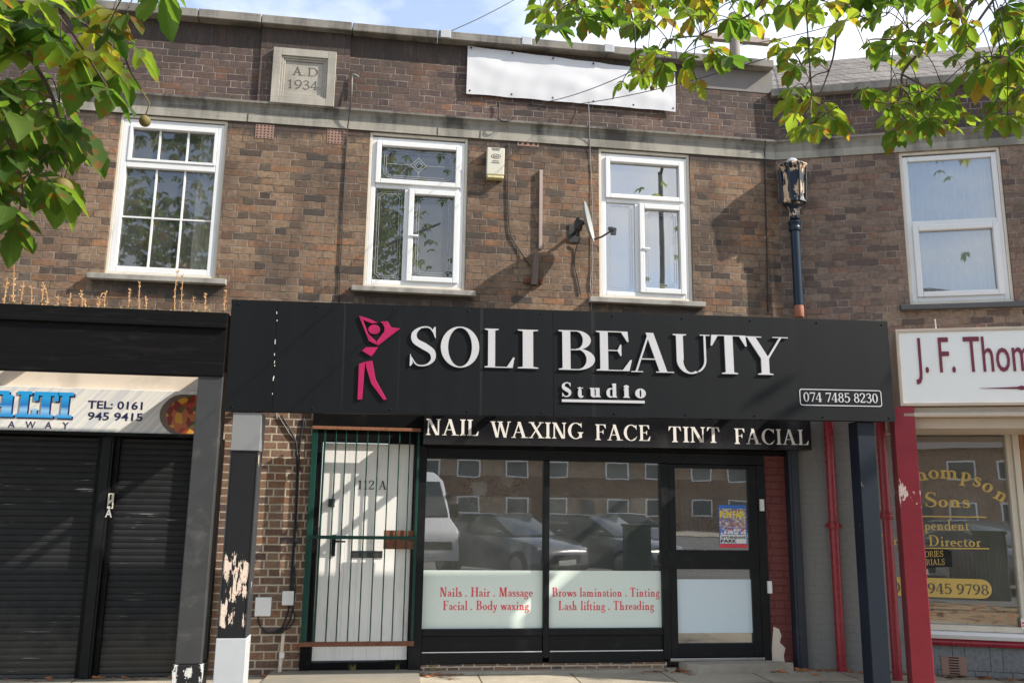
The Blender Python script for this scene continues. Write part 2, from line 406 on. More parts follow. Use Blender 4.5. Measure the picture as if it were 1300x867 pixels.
    if c == '&': return [stroke([(.78, .42), (.62, .12), (.38, -.01), (.13, .12), (.16, .4), (.42, .62), (.46, .86), (.34, .98), (.22, .86), (.3, .6), (.55, .25), (.84, .0)], [t, t*1.4, t*1.6, w*.9, w*.8, t*1.5, w*.6, t*1.4, w*.7, w, w, w*.7])], .9
    # digits
    if c == '0': return ringp(.31, .5, .28, .51, w*.95, t*1.1), .64
    if c == '1': return [stem(.23, 0, 1, 3, 0), [(.23, .98), (.08, .84), (.08, .80), (.23, .86)]], .56
    if c == '2': return [stroke([(.07, .74), (.13, .93), (.3, .985), (.47, .88), (.47, .66), (.3, .38), (.08, .07)], [w*.8, t*1.6, t*1.4, w*.8, w, w*.6, t*1.6]), [(.06, 0), (.54, 0), (.59, .24), (.56, .24), (.5, .12), (.06, .09)]], .64
    if c == '3': return [stroke([(.08, .80), (.2, .97), (.38, .95), (.46, .78), (.36, .58), (.2, .54)], [w*.6, t*1.3, w*.6, w, w*.6, t*1.2]), stroke([(.2, .54), (.42, .48), (.52, .28), (.38, .04), (.18, .03), (.06, .16)], [t*1.2, w*.7, w*1.05, w*.6, t*1.3, w*.7])], .62
    if c == '4': return [stem(.36, 0, 1, 3, 0), [(.36, 1), (.02, .3), (.02, .24), (.36, .24), (.36, .29), (.08, .29), (.36, .86)], bar(.36+w, .24, .63, .24+t)], .66
    if c == '5': return [bar(.13, 1-w*.6, .52, 1), bar(.10, .5, .10+t*1.6, 1), stroke([(.1, .54), (.28, .62), (.46, .53), (.52, .3), (.4, .06), (.2, .02), (.06, .14)], [t*1.5, t*1.6, w*.8, w*1.05, w*.6, t*1.5, w*.7])], .62
    if c == '6': return ringp(.32, .31, .28, .32, w*.95, t*1.1) + [stroke([(.5, .96), (.3, .86), (.14, .64), (.07, .36)], [t*1.4, t*2.2, w*.7, w*.9])], .65
    if c == '7': return [[(.05, 1), (.58, 1), (.58, .93), (.3, .02), (.17, .02), (.5, .88), (.08, .88), (.05, .74), (.03, .74)]], .6
    if c == '8': return ringp(.31, .755, .235, .25, w*.8, t*1.1) + ringp(.31, .27, .28, .285, w*.95, t*1.1), .63
    if c == '9': return ringp(.32, .69, .28, .32, w*.95, t*1.1) + [stroke([(.14, .03), (.34, .13), (.5, .36), (.57, .64)], [t*1.4, t*2.2, w*.7, w*.9])], .65
    # lower case
    w2 = w*.86; h = xh
    if c == 'a': return [stroke([(.08, h*.76), (.16, h*.97), (.3, h*.95), (.36, h*.7)], [w2*.8, t*1.4, w2*.6, w2]), bar(.36-w2/2, .06, .36+w2/2, h*.75), bowl(.22, h*.28, .17, h*.3, w2*.85, t*1.2, 70, 290), [(.36-w2/2, .08), (.36+w2/2, .05), (.47, .02), (.47, 0), (.4, -.01), (.34, .02)]], .48
    if c == 'b': return [stem(.12, .0, 1, 0, 0, w2), flag(.12, 1), bowl(.3, h*.5, .25, h*.53, w2, t*1.2, -115, 115)], .6
    if c == 'c' : return [bowl(.27, h*.5, .24, h*.53, w2, t*1.2, 55, 315), ell(.38, h*.8, w2*.45, w2*.45, 0, 345, 10)], .48
    if c == 'd': return [stem(.4, 0, 1, 2, 0, w2), flag(.4, 1), bowl(.27, h*.5, .24, h*.53, w2, t*1.2, 55, 305)], .62
    if c == 'e': return [bowl(.27, h*.5, .24, h*.53, w2, t*1.2, 0, 312), bar(.1, h*.5, .505, h*.5+t)], .53
    if c == 'f': return [stem(.13, 0, .78, 3, 0, w2), stroke([(.13+w2/2, .76), (.2, .95), (.33, 1.0), (.4, .92)], [w2, w2*.7, t*1.5, w2*.8]), bar(.02, h-t, .36, h)], .38
    if c == 'g': return ringp(.24, h*.68, .19, h*.36, w2*.85, t) + [stroke([(.14, h*.33), (.08, .08), (.3, .03), (.44, -.08), (.36, -.24), (.18, -.27), (.05, -.17), (.12, -.04)], [t*1.4, w2*.7, w2*.8, w2*.7, t*1.5, t*1.4, w2*.6, t*1.3]), bar(.36, h*.86, .5, h*.97)], .52
    if c in 'hn': return [stem(.12, 0, 1 if c == 'h' else h, 3, 0, w2), flag(.12, 1 if c == 'h' else h+.01), stem(.40, 0, h*.7, 3, 0, w2), bowl(.12+w2*.6+.13, h*.66, .40+w2-(.12+w2*.6+.13), h*.36, w2, t*1.8, 0, 130, 12)], .64+w2*.3
    if c == 'i': return [stem(.13, 0, h, 3, 0, w2), flag(.13, h+.01), ell(.13+w2/2, .78, w2*.62, w2*.62, 0, 345, 12)], .36
    if c == 'l': return [stem(.13, 0, 1, 3, 0, w2), flag(.13, 1)], .36
    if c == 'm':
        P = [stem(.12, 0, h, 3, 0, w2), flag(.12, h+.01)]
        for x0, x1 in ((.12, .40), (.40, .68)): P += [stem(x1, 0, h*.7, 3, 0, w2), bowl(x0+w2*.6+.13, h*.66, x1+w2-(x0+w2*.6+.13), h*.36, w2, t*1.8, 0, 130, 12)]
        return P, .92+w2*.3
    if c == 'o': return ringp(.28, h*.5, .25, h*.53, w2, t*1.2), .56
    if c == 'p': return [stem(.12, -.3, h, 3, 0, w2), flag(.12, h+.01), bowl(.3, h*.5, .25, h*.53, w2, t*1.2, -115, 115)], .6
    if c == 'r': return [stem(.12, 0, h, 3, 0, w2), flag(.12, h+.01), stroke([(.12+w2*.7, h*.62), (.28, h*.93), (.4, h*.9)], [t*1.5, w2*.6, w2])], .45
    if c == 's': return [stroke([(.34, h*.74), (.26, h*.97), (.14, h*.93), (.1, h*.74), (.22, h*.54), (.35, h*.35), (.33, h*.09), (.2, .0), (.07, h*.14)], [t*1.5, t*1.2, t*1.6, w2*.8, w2, w2*.9, w2*.6, t*1.2, t*1.5]), [(.36, h), (.34, h), (.33, h*.72), (.36, h*.62)], [(.05, 0), (.07, 0), (.08, h*.3), (.05, h*.38)]], .43
    if c == 't': return [stroke([(.17, .7), (.17, h*.6), (.17, .12), (.24, .01), (.37, .06)], [t, w2, w2, w2*.8, t]), bar(.04, h-t, .36, h)], .4
    if c == 'u': return [stem(.12, .1, h, 0, 1, w2), stem(.40, 0, h, 2, 1, w2), bowl(.29, .16, .17, .18, w2*.9, t*1.6, 180, 330, 12)], .64+w2*.3
    if c == 'w': return [dia(.22, 0, .05, h, w2), dia(.22+w2*.4, 0, .38-t, h, t*1.6), dia(.52, 0, .35, h, w2), dia(.52+w2*.4, 0, .73-t, h, t*1.6), bar(0, h-st, .2, h), bar(.3, h-st, .5, h), bar(.64, h-st, .8, h)], .8
    if c == 'x': return [dia(.36, 0, .06, h, w2*1.05), dia(.06, 0, .4, h, t*1.6), bar(0, h-st, .22, h), bar(.33, h-st, .5, h), bar(0, 0, .16, st), bar(.3, 0, .54, st)], .54
    if c in 'yv': return ([dia(.24, 0, .06, h, w2), bar(0, h-st, .22, h), bar(.36, h-st, .54, h)] + ([stroke([(.48, h), (.32, .06), (.2, -.2), (.05, -.24)], [t*1.6, t*1.8, t*2, w2*.8])] if c == 'y' else [dia(.24+w2*.4, 0, .48-t, h, t*1.6)])), .54
    return [bar(.05, 0, .4, .5)], .5
SINK = [0]
def add_polys(bm, polys, fn, y, dep):
    """flat letter pieces: each stands a hair prouder than the last, so that no two faces share a plane"""
    for i, p in enumerate(polys):
        yy = y - .00012*(i % 7) - .00002*i
        pts = [fn(a, b) for a, b in p]
        ar = sum(pts[k][0]*pts[(k+1) % len(pts)][1] - pts[(k+1) % len(pts)][0]*pts[k][1] for k in range(len(pts)))
        if ar < 0: pts = pts[::-1]
        A = [bm.verts.new((x, yy-dep, z)) for x, z in pts]; B = [bm.verts.new((x, y, z)) for x, z in pts]
        n = len(pts)
        try: bm.faces.new(A)
        except ValueError: continue
        for k in range(n): bm.faces.new((A[k], B[k], B[(k+1) % n], A[(k+1) % n]))
def text_polys(s, track=0, **kw):
    x = 0; res = []
    for ch in s:
        P, adv = glyph(ch, **kw)
        res.append((ch, x, adv, P)); x += adv + track
    return res, x - track
def serif_text(bm, s, x0, x1, z0, hgt, y, dep=.0015, slope=0.0, track=0, **kw):
    """one line of serif lettering squeezed between x0 and x1, standing on z0"""
    res, W = text_polys(s, track, **kw); k = (x1-x0)/W
    for ch, x, adv, P in res:
        add_polys(bm, P, lambda a, b: (x0 + (x+a)*k, z0 + slope*(x+a)*k + b*hgt), y, dep)
    return bm
def one_glyph(bm, ch, x0, x1, z0, z1, y, dep, **kw):
    P, adv = glyph(ch, **kw)
    xs = [a for p in P for a, b in p]; lo, hi = min(xs), max(xs)
    add_polys(bm, P, lambda a, b: (x0 + (a-lo)/(hi-lo)*(x1-x0), z0 + b*(z1-z0)), y, dep)
    return bm
def sans_text(bm, s, x0, x1, z0, hgt, y, dep=.0015, space=1.0, bold=0.0, fit=True):
    """one line in Blender's own built-in sans, turned into mesh; capital height hgt"""
    cu = bpy.data.curves.new("t", 'FONT'); cu.body = s; cu.size = 1; cu.space_character = space; cu.extrude = .5; cu.offset = bold
    cu.resolution_u = 3
    o = bpy.data.objects.new("t", cu); COL.objects.link(o)
    dg = bpy.context.evaluated_depsgraph_get(); me = bpy.data.meshes.new_from_object(o.evaluated_get(dg))
    xs = [v.co.x for v in me.vertices]; lo, hi = min(xs), max(xs); cap = .70
    k = (x1-x0)/(hi-lo) if fit else hgt/cap
    vs = [bm.verts.new((x0 + (v.co.x-lo)*k, y - (dep if v.co.z > 0 else 0), z0 + v.co.y/cap*hgt)) for v in me.vertices]
    for p in me.polygons:
        if all(me.vertices[i].co.z < 0 for i in p.vertices): continue
        try: bm.faces.new([vs[i] for i in p.vertices])
        except ValueError: pass
    bpy.data.objects.remove(o); bpy.data.curves.remove(cu); bpy.data.meshes.remove(me)
    return bm
# ------------------------------------------------------------------ material set
BST = [(0, (.068,.051,.043)), (.12, (.138,.093,.066)), (.34, (.200,.130,.086)), (.55, (.238,.162,.106)), (.72, (.212,.126,.080)), (.88, (.295,.152,.080)), (.93, (.078,.060,.050)), (1, (.20,.145,.100))]
BST_DARK = [(0, (.07,.05,.05)), (.3, (.12,.082,.074)), (.6, (.175,.115,.092)), (.8, (.15,.096,.082)), (.93, (.28,.135,.08)), (1, (.06,.05,.055))]
BST_WING = [(0, (.10,.074,.068)), (.3, (.19,.135,.108)), (.6, (.25,.18,.135)), (.85, (.21,.14,.11)), (.95, (.27,.155,.11)), (1, (.10,.08,.078))]
BST_LOW = [(0, (.12,.075,.06)), (.3, (.19,.115,.08)), (.6, (.24,.155,.105)), (.8, (.26,.13,.075)), (.93, (.1,.075,.075)), (1, (.22,.14,.10))]
MT = {}
MT['brick'] = brick('brick_upper', BST, (.30,.245,.195), dark=.72, sootlevel=.53, joint_shade=.95)
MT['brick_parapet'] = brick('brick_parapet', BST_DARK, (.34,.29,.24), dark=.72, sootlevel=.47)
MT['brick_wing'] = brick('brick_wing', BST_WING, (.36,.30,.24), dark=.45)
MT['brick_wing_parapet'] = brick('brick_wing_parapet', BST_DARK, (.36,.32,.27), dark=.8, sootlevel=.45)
MT['brick_low'] = brick('brick_low', BST_LOW, (.52,.44,.33), dark=.2, joint=.0078, joint_shade=.3)
MT['soldier'] = brick('brick_soldier', BST_DARK[:4] + [(.9, (.34,.16,.08)), (1, (.06,.05,.055))], (.16,.14,.125), dark=.9, sootlevel=.40, soldier=True)  # heavy soot tone; the coping's shadow is partly put into this colour
MT['brick_red'] = brick('brick_painted_red', BST, (.3,.1,.1), painted=(.145,.042,.038), dark=0)
MT['brick_grey'] = brick('brick_painted_grey', BST, (.3,.3,.3), painted=(.20,.195,.185), dark=0, bumpd=.0022)
def concrete(name, c, stain=(.05,.048,.045), amt=.75):
    m, t, p = newmat(name); g = G(t); v = g.coord(); s = g.xyz(v)
    n1 = g.noise(v, 5, 7, .62); n2 = g.noise(v, 55, 4)
    k = g.math('ADD', .68, g.math('ADD', g.math('MULTIPLY', n1, .45), g.math('MULTIPLY', n2, .2)))
    col = g.mix(1.0, c, g.comb(k, k, k), 'MULTIPLY')
    run = g.noise(g.scalev(v, (2.4, 2.4, .5)), 1.6, 7, .6)
    lam = g.noise(g.scalev(v, (1.5, 1.5, 60)), 1.0, 3)
    d = g.step(g.math('ADD', run, g.math('MULTIPLY', lam, .18)), .50, .74)
    col = g.mix(g.math('MULTIPLY', d, amt), col, stain)
    g.put(p.inputs['Base Color'], col); p.inputs['Roughness'].default_value = .9; p.inputs['Specular IOR Level'].default_value = .2
    g.bump(g.math('ADD', n1, g.math('ADD', n2, g.math('MULTIPLY', lam, .4))), p, .4, .004)
    return m
MT['concrete'] = concrete('concrete_band', (.26,.245,.215), amt=.85)
MT['concrete_low'] = concrete('concrete_band_clean', (.33,.31,.265), amt=.5)
MT['coping'] = concrete('concrete_coping', (.24,.225,.20), amt=.7)
MT['stone'] = concrete('date_stone', (.36,.335,.29), amt=.3)
MT['stone_cut'] = plain('cut_letter', (.10,.09,.08), .9, bump=0)
MT['sill'] = concrete('concrete_sill', (.33,.31,.28), amt=.45)
MT['sill_dark'] = plain('painted_sill', (.07,.072,.075), .6)
MT['upvc'] = plain('white_plastic_frame', (.68,.68,.68), .32, .04, 4, .05, dirt=(.55,.53,.48), dirt_amt=.3)
MT['cream_frame'] = plain('cream_painted_timber', (.62,.57,.48), .5, .1, 8, .2, dirt=(.35,.28,.2), dirt_amt=.4)
MT['lead'] = plain('lead_strip', (.40,.40,.39), .4, .05, bump=0)
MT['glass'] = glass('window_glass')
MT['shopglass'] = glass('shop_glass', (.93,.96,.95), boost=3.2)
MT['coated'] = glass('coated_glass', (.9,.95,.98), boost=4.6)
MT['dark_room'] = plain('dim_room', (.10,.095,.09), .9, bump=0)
MT['room_grey'] = plain('shop_wall_paint', (.60,.60,.57), .8, bump=0)
MT['room_pale'] = plain('shop_ceiling_paint', (.62,.62,.58), .8, bump=0)
MT['curtain'] = plain('curtain_cloth', (.62,.59,.54), .9, .1, 14, .2)
MT['net'] = plain('net_curtain', (.80,.81,.84), .9, .12, 30, .25, stretch=(1, 1, .35))
MT['blind'] = plain('vertical_blind', (.46,.38,.30), .85, .1, 8, .1, stretch=(1, 1, .3))
MT['black'] = plain('black_paint', (.005,.005,.0055), .5, .3, 12, .25, spec=.12, dirt=(.035,.033,.03), dirt_amt=.3)
MT['black_frame'] = plain('black_aluminium', (.008,.009,.010), .42, .2, 7, .1, spec=.2, dirt=(.05,.048,.045), dirt_amt=.25)
MT['black_timber'] = plain('black_timber', (.005,.005,.0055), .6, .35, 10, .7, spec=.10, dirt=(.03,.026,.022), dirt_amt=.35, stretch=(.4, 1, 2.5))
MT['charcoal'] = plain('charcoal_paint', (.034,.035,.036), .5, .2, 7, .25, dirt=(.13,.125,.115), dirt_amt=.5)
MT['grey_cover'] = plain('grey_steel_cover', (.20,.205,.21), .42, .08, 5, .08, dirt=(.1,.1,.1), dirt_amt=.3)
MT['pale_cover'] = plain('pale_grey_cover', (.42,.44,.46), .45, .1, 5, .1, dirt=(.25,.25,.25), dirt_amt=.4)
MT['navy'] = peeling('navy_paint', (.006,.011,.021), (.22,.16,.11), .0, 2.6, .04, .45)
MT['navy_plain'] = plain('navy_paint_plain', (.016,.024,.036), .4, .25, 10, .25, dirt=(.06,.06,.06))
MT['crimson'] = peeling('crimson_paint', (.25,.025,.036), (.55,.42,.36), 1.62, 2.02, .20, .38)
MT['crimson_dark'] = plain('crimson_shade', (.16,.018,.026), .45, .15)
MT['pipe_red'] = plain('red_gloss_pipe', (.27,.022,.034), .28, .12, 9, .12, dirt=(.10,.015,.015), dirt_amt=.5)
MT['pipe_blue'] = peeling('navy_cast_iron', (.012,.024,.042), (.55,.50,.44), -1, 9, .05, .35)
MT['hopper'] = peeling('hopper_flaking', (.014,.024,.042), (.50,.36,.24), -1, 9, .21, .45, edge=(.40,.17,.07), stretch=(13, 13, 7))
MT['terracotta'] = plain('terracotta', (.33,.12,.07), .8, .25, 20, .4)
MT['rust'] = plain('rust', (.16,.062,.032), .85, .35, 25, .5, dirt=(.06,.03,.02), dirt_amt=.6)
MT['green'] = peeling('green_railing_paint', (.006,.048,.036), (.15,.07,.04), -1, 9, .02, .42)
MT['door_white'] = plain('white_door_paint', (.82,.81,.78), .42, .07, 3, .12, dirt=(.45,.43,.38), dirt_amt=.35, stretch=(3, 1, .6))
MT['white'] = plain('white_plastic', (.76,.76,.74), .45, .05, 6, .05, dirt=(.5,.48,.42))
MT['cream_plastic'] = plain('cream_plastic', (.66,.63,.53), .45, .06, 6, .05)
MT['chrome'] = plain('brushed_metal', (.45,.45,.45), .3, .1, 12, .05, metal=1.0)
MT['cable'] = plain('black_cable', (.014,.014,.015), .6, bump=0)
MT['cable_grey'] = plain('grey_cable', (.22,.21,.20), .6, bump=0)
MT['wood_grey'] = plain('weathered_batten', (.36,.29,.26), .85, .2, 12, .3, stretch=(3, 3, .5))
def sign_panel():
    m, t, p = newmat('charcoal_sign_panel'); g = G(t); v = g.coord(); s = g.xyz(v)
    streak = g.noise(g.scalev(v, (7, 1, .12)), 1.3, 5, .6); n = g.noise(v, 3, 6, .6); f = g.noise(v, 60, 3)
    run = g.step(g.noise(g.scalev(v, (11, 1, .10)), 1.0, 3, .5), .62, .74)
    k = g.math('ADD', .72, g.math('ADD', g.math('MULTIPLY', streak, .35), g.math('MULTIPLY', n, .25)))
    col = g.mix(1.0, (.0065,.0075,.0090), g.comb(k, k, k), 'MULTIPLY')
    col = g.mix(g.math('MULTIPLY', run, .3), col, (.06,.06,.057))
    g.put(p.inputs['Base Color'], col); g.put(p.inputs['Roughness'], g.math('ADD', .42, g.math('MULTIPLY', streak, .25)))
    p.inputs['Specular IOR Level'].default_value = .15
    g.bump(g.math('ADD', n, g.math('MULTIPLY', f, .1)), p, .12, .01)
    return m
MT['sign'] = sign_panel()
MT['letter'] = plain('silver_letter', (.48,.48,.50), .42, .08, 6, .05, dirt=(.5,.5,.5), dirt_amt=.2)
MT['letter_edge'] = plain('white_letter', (.82,.80,.76), .5, .05, bump=0)
MT['pink'] = plain('magenta_acrylic', (.36,.004,.075), .35, .15, 9, .05)
MT['gloss_black'] = plain('gloss_black_sign', (.012,.012,.014), .2, .3, 6, .06, dirt=(.06,.06,.058), dirt_amt=.35)
MT['frost'] = plain('frosted_film', (.68,.76,.70), .5, .05, 3, .02, dirt=(.6,.66,.64), dirt_amt=.3)
MT['red_text'] = plain('red_vinyl', (.70,.06,.08), .5, .05, bump=0)
MT['gold'] = plain('gold_leaf', (.58,.40,.10), .4, .12, 20, .05)
MT['maroon'] = plain('maroon_letter', (.16,.012,.035), .4, .05, bump=0)
MT['white_sign'] = plain('white_sign_panel', (.82,.82,.80), .4, .03, 3, .02, dirt=(.66,.65,.62), dirt_amt=.25)
MT['beige'] = plain('beige_painted_timber', (.50,.42,.34), .5, .1, 6, .1)
MT['olive'] = plain('olive_shutter_box', (.22,.225,.19), .5, .12, 6, .1)
MT['tile'] = brick('grey_wall_tile', [(0, (.17,.18,.185)), (1, (.20,.21,.215))], (.12,.12,.12), course=.45, dark=.15, joint=.003, bumpd=.003)
MT['oak'] = plain('varnished_timber', (.34,.17,.075), .4, .2, 9, .1, stretch=(4, 4, .6))
MT['cream_board'] = plain('cream_board', (.66,.57,.46), .6, .06, 4, .1, dirt=(.3,.25,.2), dirt_amt=.4)
MT['tan_stone'] = concrete('pavement_stone', (.36,.31,.235), amt=.35)
MT['clay_vent'] = plain('clay_vent', (.28,.17,.13), .85, .15, 14, .2)
MT['hole'] = plain('vent_hole', (.012,.011,.010), .9, bump=0)
MT['slate'] = plain('roof_slate', (.17,.155,.145), .8, .25, 8, .3)
def shutter_mat():
    m, t, p = newmat('black_steel_shutter'); g = G(t); v = g.coord(); s = g.xyz(v)
    n = g.noise(v, 5, 6, .6); sc = g.noise(g.scalev(v, (2.5, 1, 55)), 1.0, 4, .6)
    scr = g.step(sc, .63, .68); zone = g.step(g.noise(v, 1.6, 3), .47, .62)
    k = g.math('ADD', .6, g.math('MULTIPLY', n, .8))
    col = g.mix(1.0, (.021,.022,.024), g.comb(k, k, k), 'MULTIPLY')
    dust_veil = g.math('MULTIPLY', g.step(g.math('ADD', s[2], g.math('MULTIPLY', n, -.8)), .25, -.35), .6)
    col = g.mix(dust_veil, col, (.085,.076,.062))
    col = g.mix(g.math('MULTIPLY', g.math('MULTIPLY', scr, zone), .75), col, (.42,.43,.44))
    g.put(p.inputs['Base Color'], col); p.inputs['Roughness'].default_value = .5; p.inputs['Specular IOR Level'].default_value = .16
    g.bump(n, p, .1, .004)
    return m
MT['shutter'] = shutter_mat()

# ------------------------------------------------------------------ ground
def ground_mat(name, c, c2, leafy=False, slab=None):
    m, t, p = newmat(name); g = G(t); v = g.coord(); s = g.xyz(v)
    n = g.noise(v, .9, 8, .62); f = g.noise(v, 45, 5, .7)
    col = g.mix(g.step(n, .4, .62), c, c2)
    k = g.math('ADD', .7, g.math('MULTIPLY', f, .6)); col = g.mix(1.0, col, g.comb(k, k, k), 'MULTIPLY')
    h = g.math('ADD', n, g.math('MULTIPLY', f, .5))
    if slab:
        b = g.n('ShaderNodeTexBrick'); b.offset = .5; b.inputs['Scale'].default_value = 1; b.inputs['Mortar Size'].default_value = .008
        b.inputs['Brick Width'].default_value = slab[0]; b.inputs['Row Height'].default_value = slab[1]; g.put(b.inputs['Vector'], v)
        b.inputs['Color1'].default_value = (1,1,1,1); b.inputs['Color2'].default_value = (.82,.82,.82,1); b.inputs['Mortar'].default_value = (.25,.23,.2,1)
        col = g.mix(1.0, col, b.outputs['Color'], 'MULTIPLY'); h = g.math('SUBTRACT', h, g.math('MULTIPLY', b.outputs['Fac'], 1.5))
    g.put(p.inputs['Base Color'], col); p.inputs['Roughness'].default_value = .92; p.inputs['Specular IOR Level'].default_value = .2
    g.bump(h, p, .5, .012)
    return m
GZ = -.055
g_ = NB(); box(g_, -150, 150, -160, 60, GZ-.6, GZ-.26); struct('ground', g_, ground_mat('earth', (.10,.085,.06), (.07,.08,.035)))
g_ = NB(); box(g_, -60, 60, -5.2, .25, GZ-.25, GZ); struct('pavement', g_, ground_mat('paving', (.40,.35,.27), (.27,.24,.19), slab=(.9, .6)))
g_ = NB(); box(g_, -60, 60, -8.0, -5.2, GZ-.25, GZ-.006); struct('ground', g_, ground_mat('leaf_litter', (.34,.22,.11), (.20,.15,.08)))
g_ = NB(); box(g_, -60, 60, -40, -8.0, GZ-.25, GZ-.10); struct('road', g_, ground_mat('asphalt', (.12,.118,.115), (.15,.146,.14)))
g_ = NB(); box(g_, -60, 60, -8.16, -8.0, GZ-.2, GZ+.004); struct('kerb', g_, MT['coping'])
def slab_poly(name, pts, z0, z1, mat):
    b = NB(); n = len(pts)
    a = [b.verts.new((x, y, z0)) for x, y in pts]; c = [b.verts.new((x, y, z1)) for x, y in pts]
    b.faces.new(a[::-1]); b.faces.new(c)
    for i in range(n): b.faces.new((a[i], a[(i+1) % n], c[(i+1) % n], c[i]))
    return struct(name, b, mat)
MT['apron'] = ground_mat('worn_concrete', (.36,.325,.27), (.28,.25,.20))
MT['apron_dark'] = ground_mat('damp_shaded_concrete', (.20,.185,.155), (.25,.22,.17))  # damp concrete; the shade before the flat door is put into its tone
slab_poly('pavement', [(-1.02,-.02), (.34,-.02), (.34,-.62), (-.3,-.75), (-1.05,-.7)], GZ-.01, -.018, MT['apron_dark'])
slab_poly('pavement', [(.34,-.015), (2.9,-.015), (2.86,-.09), (2.4,-.10), (2.3,-.12), (.8,-.11), (.34,-.1)], GZ-.01, -.03, MT['apron'])
slab_poly('pavement', [(2.92,-.012), (3.82,-.012), (4.05,-.17), (3.7,-.22), (3.3,-.20), (3.05,-.22), (2.96,-.14)], GZ-.01, .028, MT['apron'])

# ------------------------------------------------------------------ main terrace building
def wall_grid(bm, x0, x1, z0, z1, holes, y=0.0, rev=.12, back=None):
    xs = sorted({x0, x1, *[h[0] for h in holes], *[h[1] for h in holes]}); zs = sorted({z0, z1, *[h[2] for h in holes], *[h[3] for h in holes]})
    vv = {}
    def V(x, yy, z):
        k = (round(x, 5), round(yy, 5), round(z, 5))
        if k not in vv: vv[k] = bm.verts.new((x, yy, z))
        return vv[k]
    ins = lambda x, z: any(h[0] < x < h[1] and h[2] < z < h[3] for h in holes)
    for a, b in zip(xs, xs[1:]):
        for c, d in zip(zs, zs[1:]):
            if ins((a+b)/2, (c+d)/2): continue
            bm.faces.new((V(a, y, c), V(b, y, c), V(b, y, d), V(a, y, d)))
            bm.faces.new((V(a, y+.26, d), V(b, y+.26, d), V(b, y+.26, c), V(a, y+.26, c)))
    for h in holes:
        a, b, c, d = h; r = .26
        for q in (((a,c),(a,d)), ((b,d),(b,c)), ((a,d),(b,d)), ((b,c),(a,c))):
            (p, s), (u, w) = q
            bm.faces.new((V(p, y, s), V(u, y, w), V(u, y+r, w), V(p, y+r, s)))
    # outer edges
    for (p, s), (u, w) in (((x0,z0),(x0,z1)), ((x1,z1),(x1,z0)), ((x0,z1),(x1,z1)), ((x1,z0),(x0,z0))):
        pass
    box(bm, x0, x1, y+.262, y+.30, z1-.02, z1-.001)
    return bm
W1 = span(MAIN, 0, (153,145), (290,154), (273,352), (132,348))
W2 = span(MAIN, 0, (470,166), (595,176), (590,371), (460,364))
W3 = span(MAIN, 0, (761,188), (876,195), (880,383), (760,377))
ZH = (W1[3]+W2[3]+W3[3])/3; ZS = (W1[2]+W2[2]+W3[2])/3
W1 = (*W1[:2], ZS, ZH); W2 = (*W2[:2], ZS, ZH); W3 = (*W3[:2], ZS, ZH)
ZB0, ZB1 = ZH, MAIN.at(640, 155).z            # concrete band
ZC1 = MAIN.at(450, 29, .11).z; ZC0 = ZC1-.10   # coping
ZSO = ZC0-.235                                 # soldier course
XL = -9.0
MT['brick'] = brick('brick_upper', BST, (.30,.245,.195), dark=.72, sootlevel=.53, joint_shade=.95, stains=[(w_[0]-.1, w_[1]+.1, ZS-.40, ZS-.03) for w_ in (W1, W2, W3)] + [(XL, CX, ZH-.28, ZH)])
bld = thing('terrace_building', 'brown brick terrace building of 1934 with flat parapet and three white upper windows', 'building', (0, .2, 0))
ZLOW = 2.62
b = NB(); wall_grid(b, XL, CX, ZLOW, ZB0, [W1, W2, W3]); obj('upper_wall', b, MT['brick'], bld)
# parapet, with a shallow raised bay round the date stone
PX0, PX1 = MAIN.at(330, 90).x, MAIN.at(443, 100).x
b = NB(); box(b, XL, CX, .0, .24, ZB1, ZSO); box(b, PX0, PX1, -.03, .0, ZB1, ZSO); obj('parapet_wall', b, MT['brick_parapet'], bld)
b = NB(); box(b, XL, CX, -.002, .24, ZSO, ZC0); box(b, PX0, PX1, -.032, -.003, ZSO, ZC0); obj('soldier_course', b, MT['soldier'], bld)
joints = [XL] + [MAIN.at(x, 45, .08).x for x in (250, 331, 447, 556, 664, 770, 865)] + [CX-.02]
b = NB()
for i, (a, c) in enumerate(zip(joints, joints[1:])):
    dz = R.uniform(-.004, .004); dy = R.uniform(-.006, .006)
    box(b, a+.004, c-.004, -.115+dy, .30, ZC0+.001, ZC1+dz)
obj('coping', b, MT['coping'], bld, bevel=.008)
for x in (565, 668, 772):
    q = MAIN.at(x, 48, .09).x; obj('lead_flashing', bx(q-.05, q+.06, -.124, .2, ZC0+.012, ZC1+.007), MT['pale_cover'], bld, bevel=.004)
q = MAIN.at(876, 95).x; obj('render_band', bx(q, CX-.003, -.006, -.0025, ZSO-.03, ZC0-.002), MT['slate'], bld)
# string course: lip, hollow, plain lower fascia
def band(parent, x0, x1, fr=MAIN):
    zm = ZB0+.42*(ZB1-ZB0)
    b = NB(); extrude_x(b, [(.05, ZB0+.002), (-.014, ZB0+.002), (-.014, zm), (.05, zm)], x0, x1); obj('string_course', b, MT['concrete_low'], parent, fr)
    b = NB(); extrude_x(b, [(.05, zm+.001), (-.016, zm+.001), (-.019, zm+.03), (-.028, zm+.075), (-.045, ZB1-.032), (-.062, ZB1-.024), (-.066, ZB1-.002), (.05, ZB1-.002)], x0, x1)
    o = obj('string_moulding', b, MT['concrete'], parent, fr)
band(bld, XL, CX+.012)
for px in (315, 556, 748, 610):
    q = MAIN.at(px, 150).x; obj('string_joint', bx(q-.003, q+.003, -.018, -.012, ZB0+.004, ZB0+.4*(ZB1-ZB0)), MT['hole'], bld)
